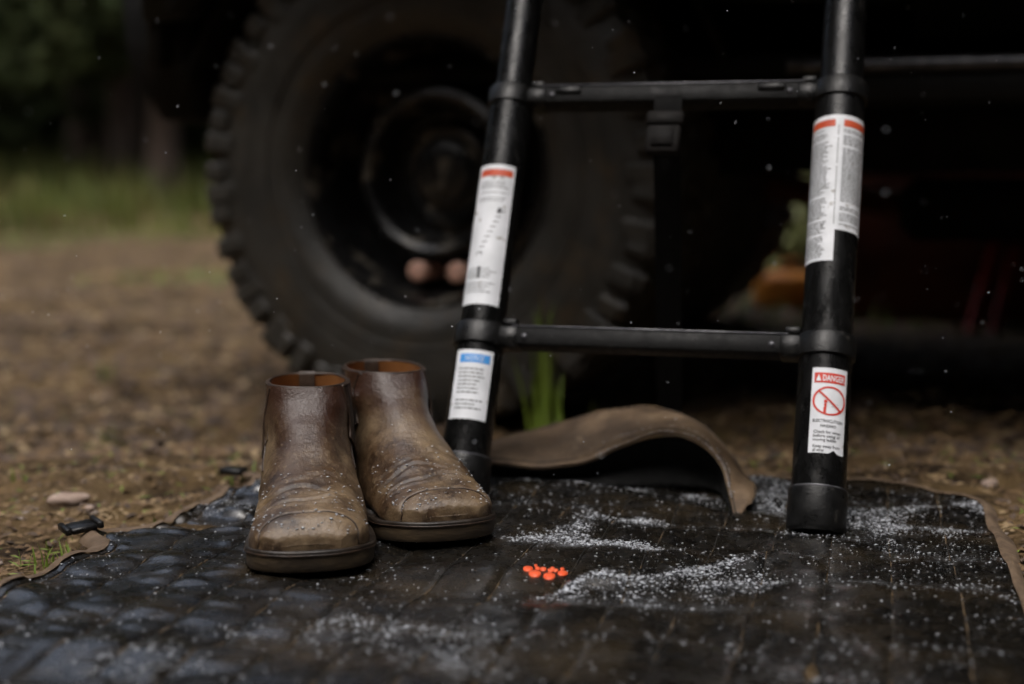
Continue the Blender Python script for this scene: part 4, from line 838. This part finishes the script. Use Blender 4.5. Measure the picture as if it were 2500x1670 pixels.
r_ = np.random.default_rng(84); n = 2600; y = .85 + 4 * r_.uniform(0, 1, n) ** 1.6; x = r_.uniform(-.5, .5, n) * y; k = mat_mask(x, y, 0) < .5; x, y = x[k], y[k]
tag(grains(MB(), np.stack([x, y, ground_z(x, y) + .001], 1), r_.uniform(.0012, .006, len(x)) * r_.uniform(.4, 1, len(x)), r_).build('gravel', M['pebble'], smooth=False), 'small gravel in the dirt round the mat', 'gravel', kind='stuff')
r_ = np.random.default_rng(85); n = 160; c = r_.uniform(C0 + .03, C1 - .03, n); a = r_.uniform(.9, 1.6, n)

# ---------------------------------------------------------------- snow: grains on the mat and boots, flakes in the air
r_ = np.random.default_rng(90); P = []; S_ = []
def px_of(p):
    d = p - np.array([0, 0, CAMH]); z = d[:, 1] * math.cos(PITCH) - d[:, 2] * math.sin(PITCH); return 1250 + FPX * d[:, 0] / z, 835 - FPX * (d[:, 1] * math.sin(PITCH) + d[:, 2] * math.cos(PITCH)) / z
n = 1500000; c = r_.uniform(C0 + .005, C1 - .005, n); a = r_.uniform(.70, 1.62, n); k = a < far_a(c) - .01; c, a = c[k], a[k]
# drifts: in front of the fold, in the hollows towards the far edge, patches near the front left
fold = a - fold_a(c); nA = SN(91, 14, 18, 60)(c * .7, a * 1.2); nB = SN(92, 14, 60, 200)(c, a); nC = SN(93, 12, 12, 40)(c * .5, a * 2.2)
den = .004 + .009 * (nA > .3) + .010 * sstep(-.25, -.05, c) * sstep(1.1, 1.25, a)
rid = sstep(-.275, -.255, c) * (1 - sstep(-.135, -.085, c))
den = np.maximum(den, .55 * np.exp(-((fold + .010 + .006 * nB + .004 * nA) / .0070) ** 2) * rid * sstep(-1.2, .6, nA + .8 * nB))
den = np.maximum(den, .15 * np.exp(-(np.minimum(fold + .03, 0) / .07) ** 2) * (fold < -.008) * sstep(-.34, -.27, c) * (1 - sstep(-.11, -.04, c)) * sstep(-.9, .8, nA + .7 * nB))
den = np.maximum(den, .24 * sstep(1.25, 1.29, a) * (1 - sstep(1.53, 1.57, a)) * sstep(-.46, -.42, c) * (1 - sstep(-.22, -.17, c)) * sstep(-.3, 1.8, nC + 1.0 * nB + .3 * nA))
den = np.maximum(den, .16 * sstep(1.30, 1.45, a) * sstep(-.18, -.12, c) * sstep(.2, 1.6, nA + .6 * nB))
den = np.maximum(den, .07 * (1 - sstep(1.0, 1.10, a)) * sstep(-.62, -.5, c) * (1 - sstep(-.27, -.18, c)) * sstep(.2, 1.4, nA + .5 * nB))
den = np.maximum(den, .10 * (1 - sstep(-.55, -.45, c)) * sstep(1.15, 1.3, a) * sstep(.2, 1, nA + .5 * nB))
k = r_.uniform(0, 1, len(c)) < den; c, a = c[k], a[k]; q = mat_pt(c, a, .0005); sz = (.00018 + .0012 * r_.uniform(0, 1, len(c)) ** 4.5) * (1 + 1.2 * den[k]); q[:, 2] += den[k] * r_.uniform(0, .0012, len(c)); P.append(q); S_.append(sz)
for Gw in boot_surfaces:
    ny, nx = Gw.shape[:2]; nrm = np.cross(np.gradient(Gw, axis=1), np.gradient(Gw, axis=0)); nrm /= np.linalg.norm(nrm, axis=-1)[..., None] + 1e-9
    if nrm[45, 28, 2] < 0: nrm = -nrm
    for _ in range(1500):
        j, i = r_.integers(20, 110), r_.integers(0, nx)
        if nrm[j, i, 2] > .45 and r_.uniform() < (.34 if j < 85 else .04): P.append((Gw[j, i] + nrm[j, i] * .0004 + r_.normal(0, .0004, 3))[None]); S_.append(np.array([r_.uniform(.0005, .0014)]))
for _ in range(160):
    j, i = int(r_.integers(20, 75)), (0 if r_.uniform() < .8 else 2); P.append((top[i, j] + nrm[0, 0] * 0 + np.array([0, 0, .0008]))[None]); S_.append(np.array([r_.uniform(.0006, .0014)]))
P = np.vstack(P); S_ = np.concatenate(S_)
tag(grains(MB(), P, S_, r_, 0.4).build('snow_grains', M['snow'], smooth=False), 'white sleet grains strewn over the mat, boots and strap', 'snow', kind='stuff')
n = 560; y = .85 + 2.2 * r_.uniform(0, 1, n); P = np.stack([r_.uniform(-.40, .40, n) * y, y, CAMH + r_.uniform(-.26, .16, n) * y], 1); P = P[P[:, 2] > .06]
tag(grains(MB(), P, r_.uniform(.0004, .0009, len(P)), r_).build('falling_snow', M['snow'], smooth=False), 'fine white snowflakes drifting through the air', 'snow', kind='stuff')
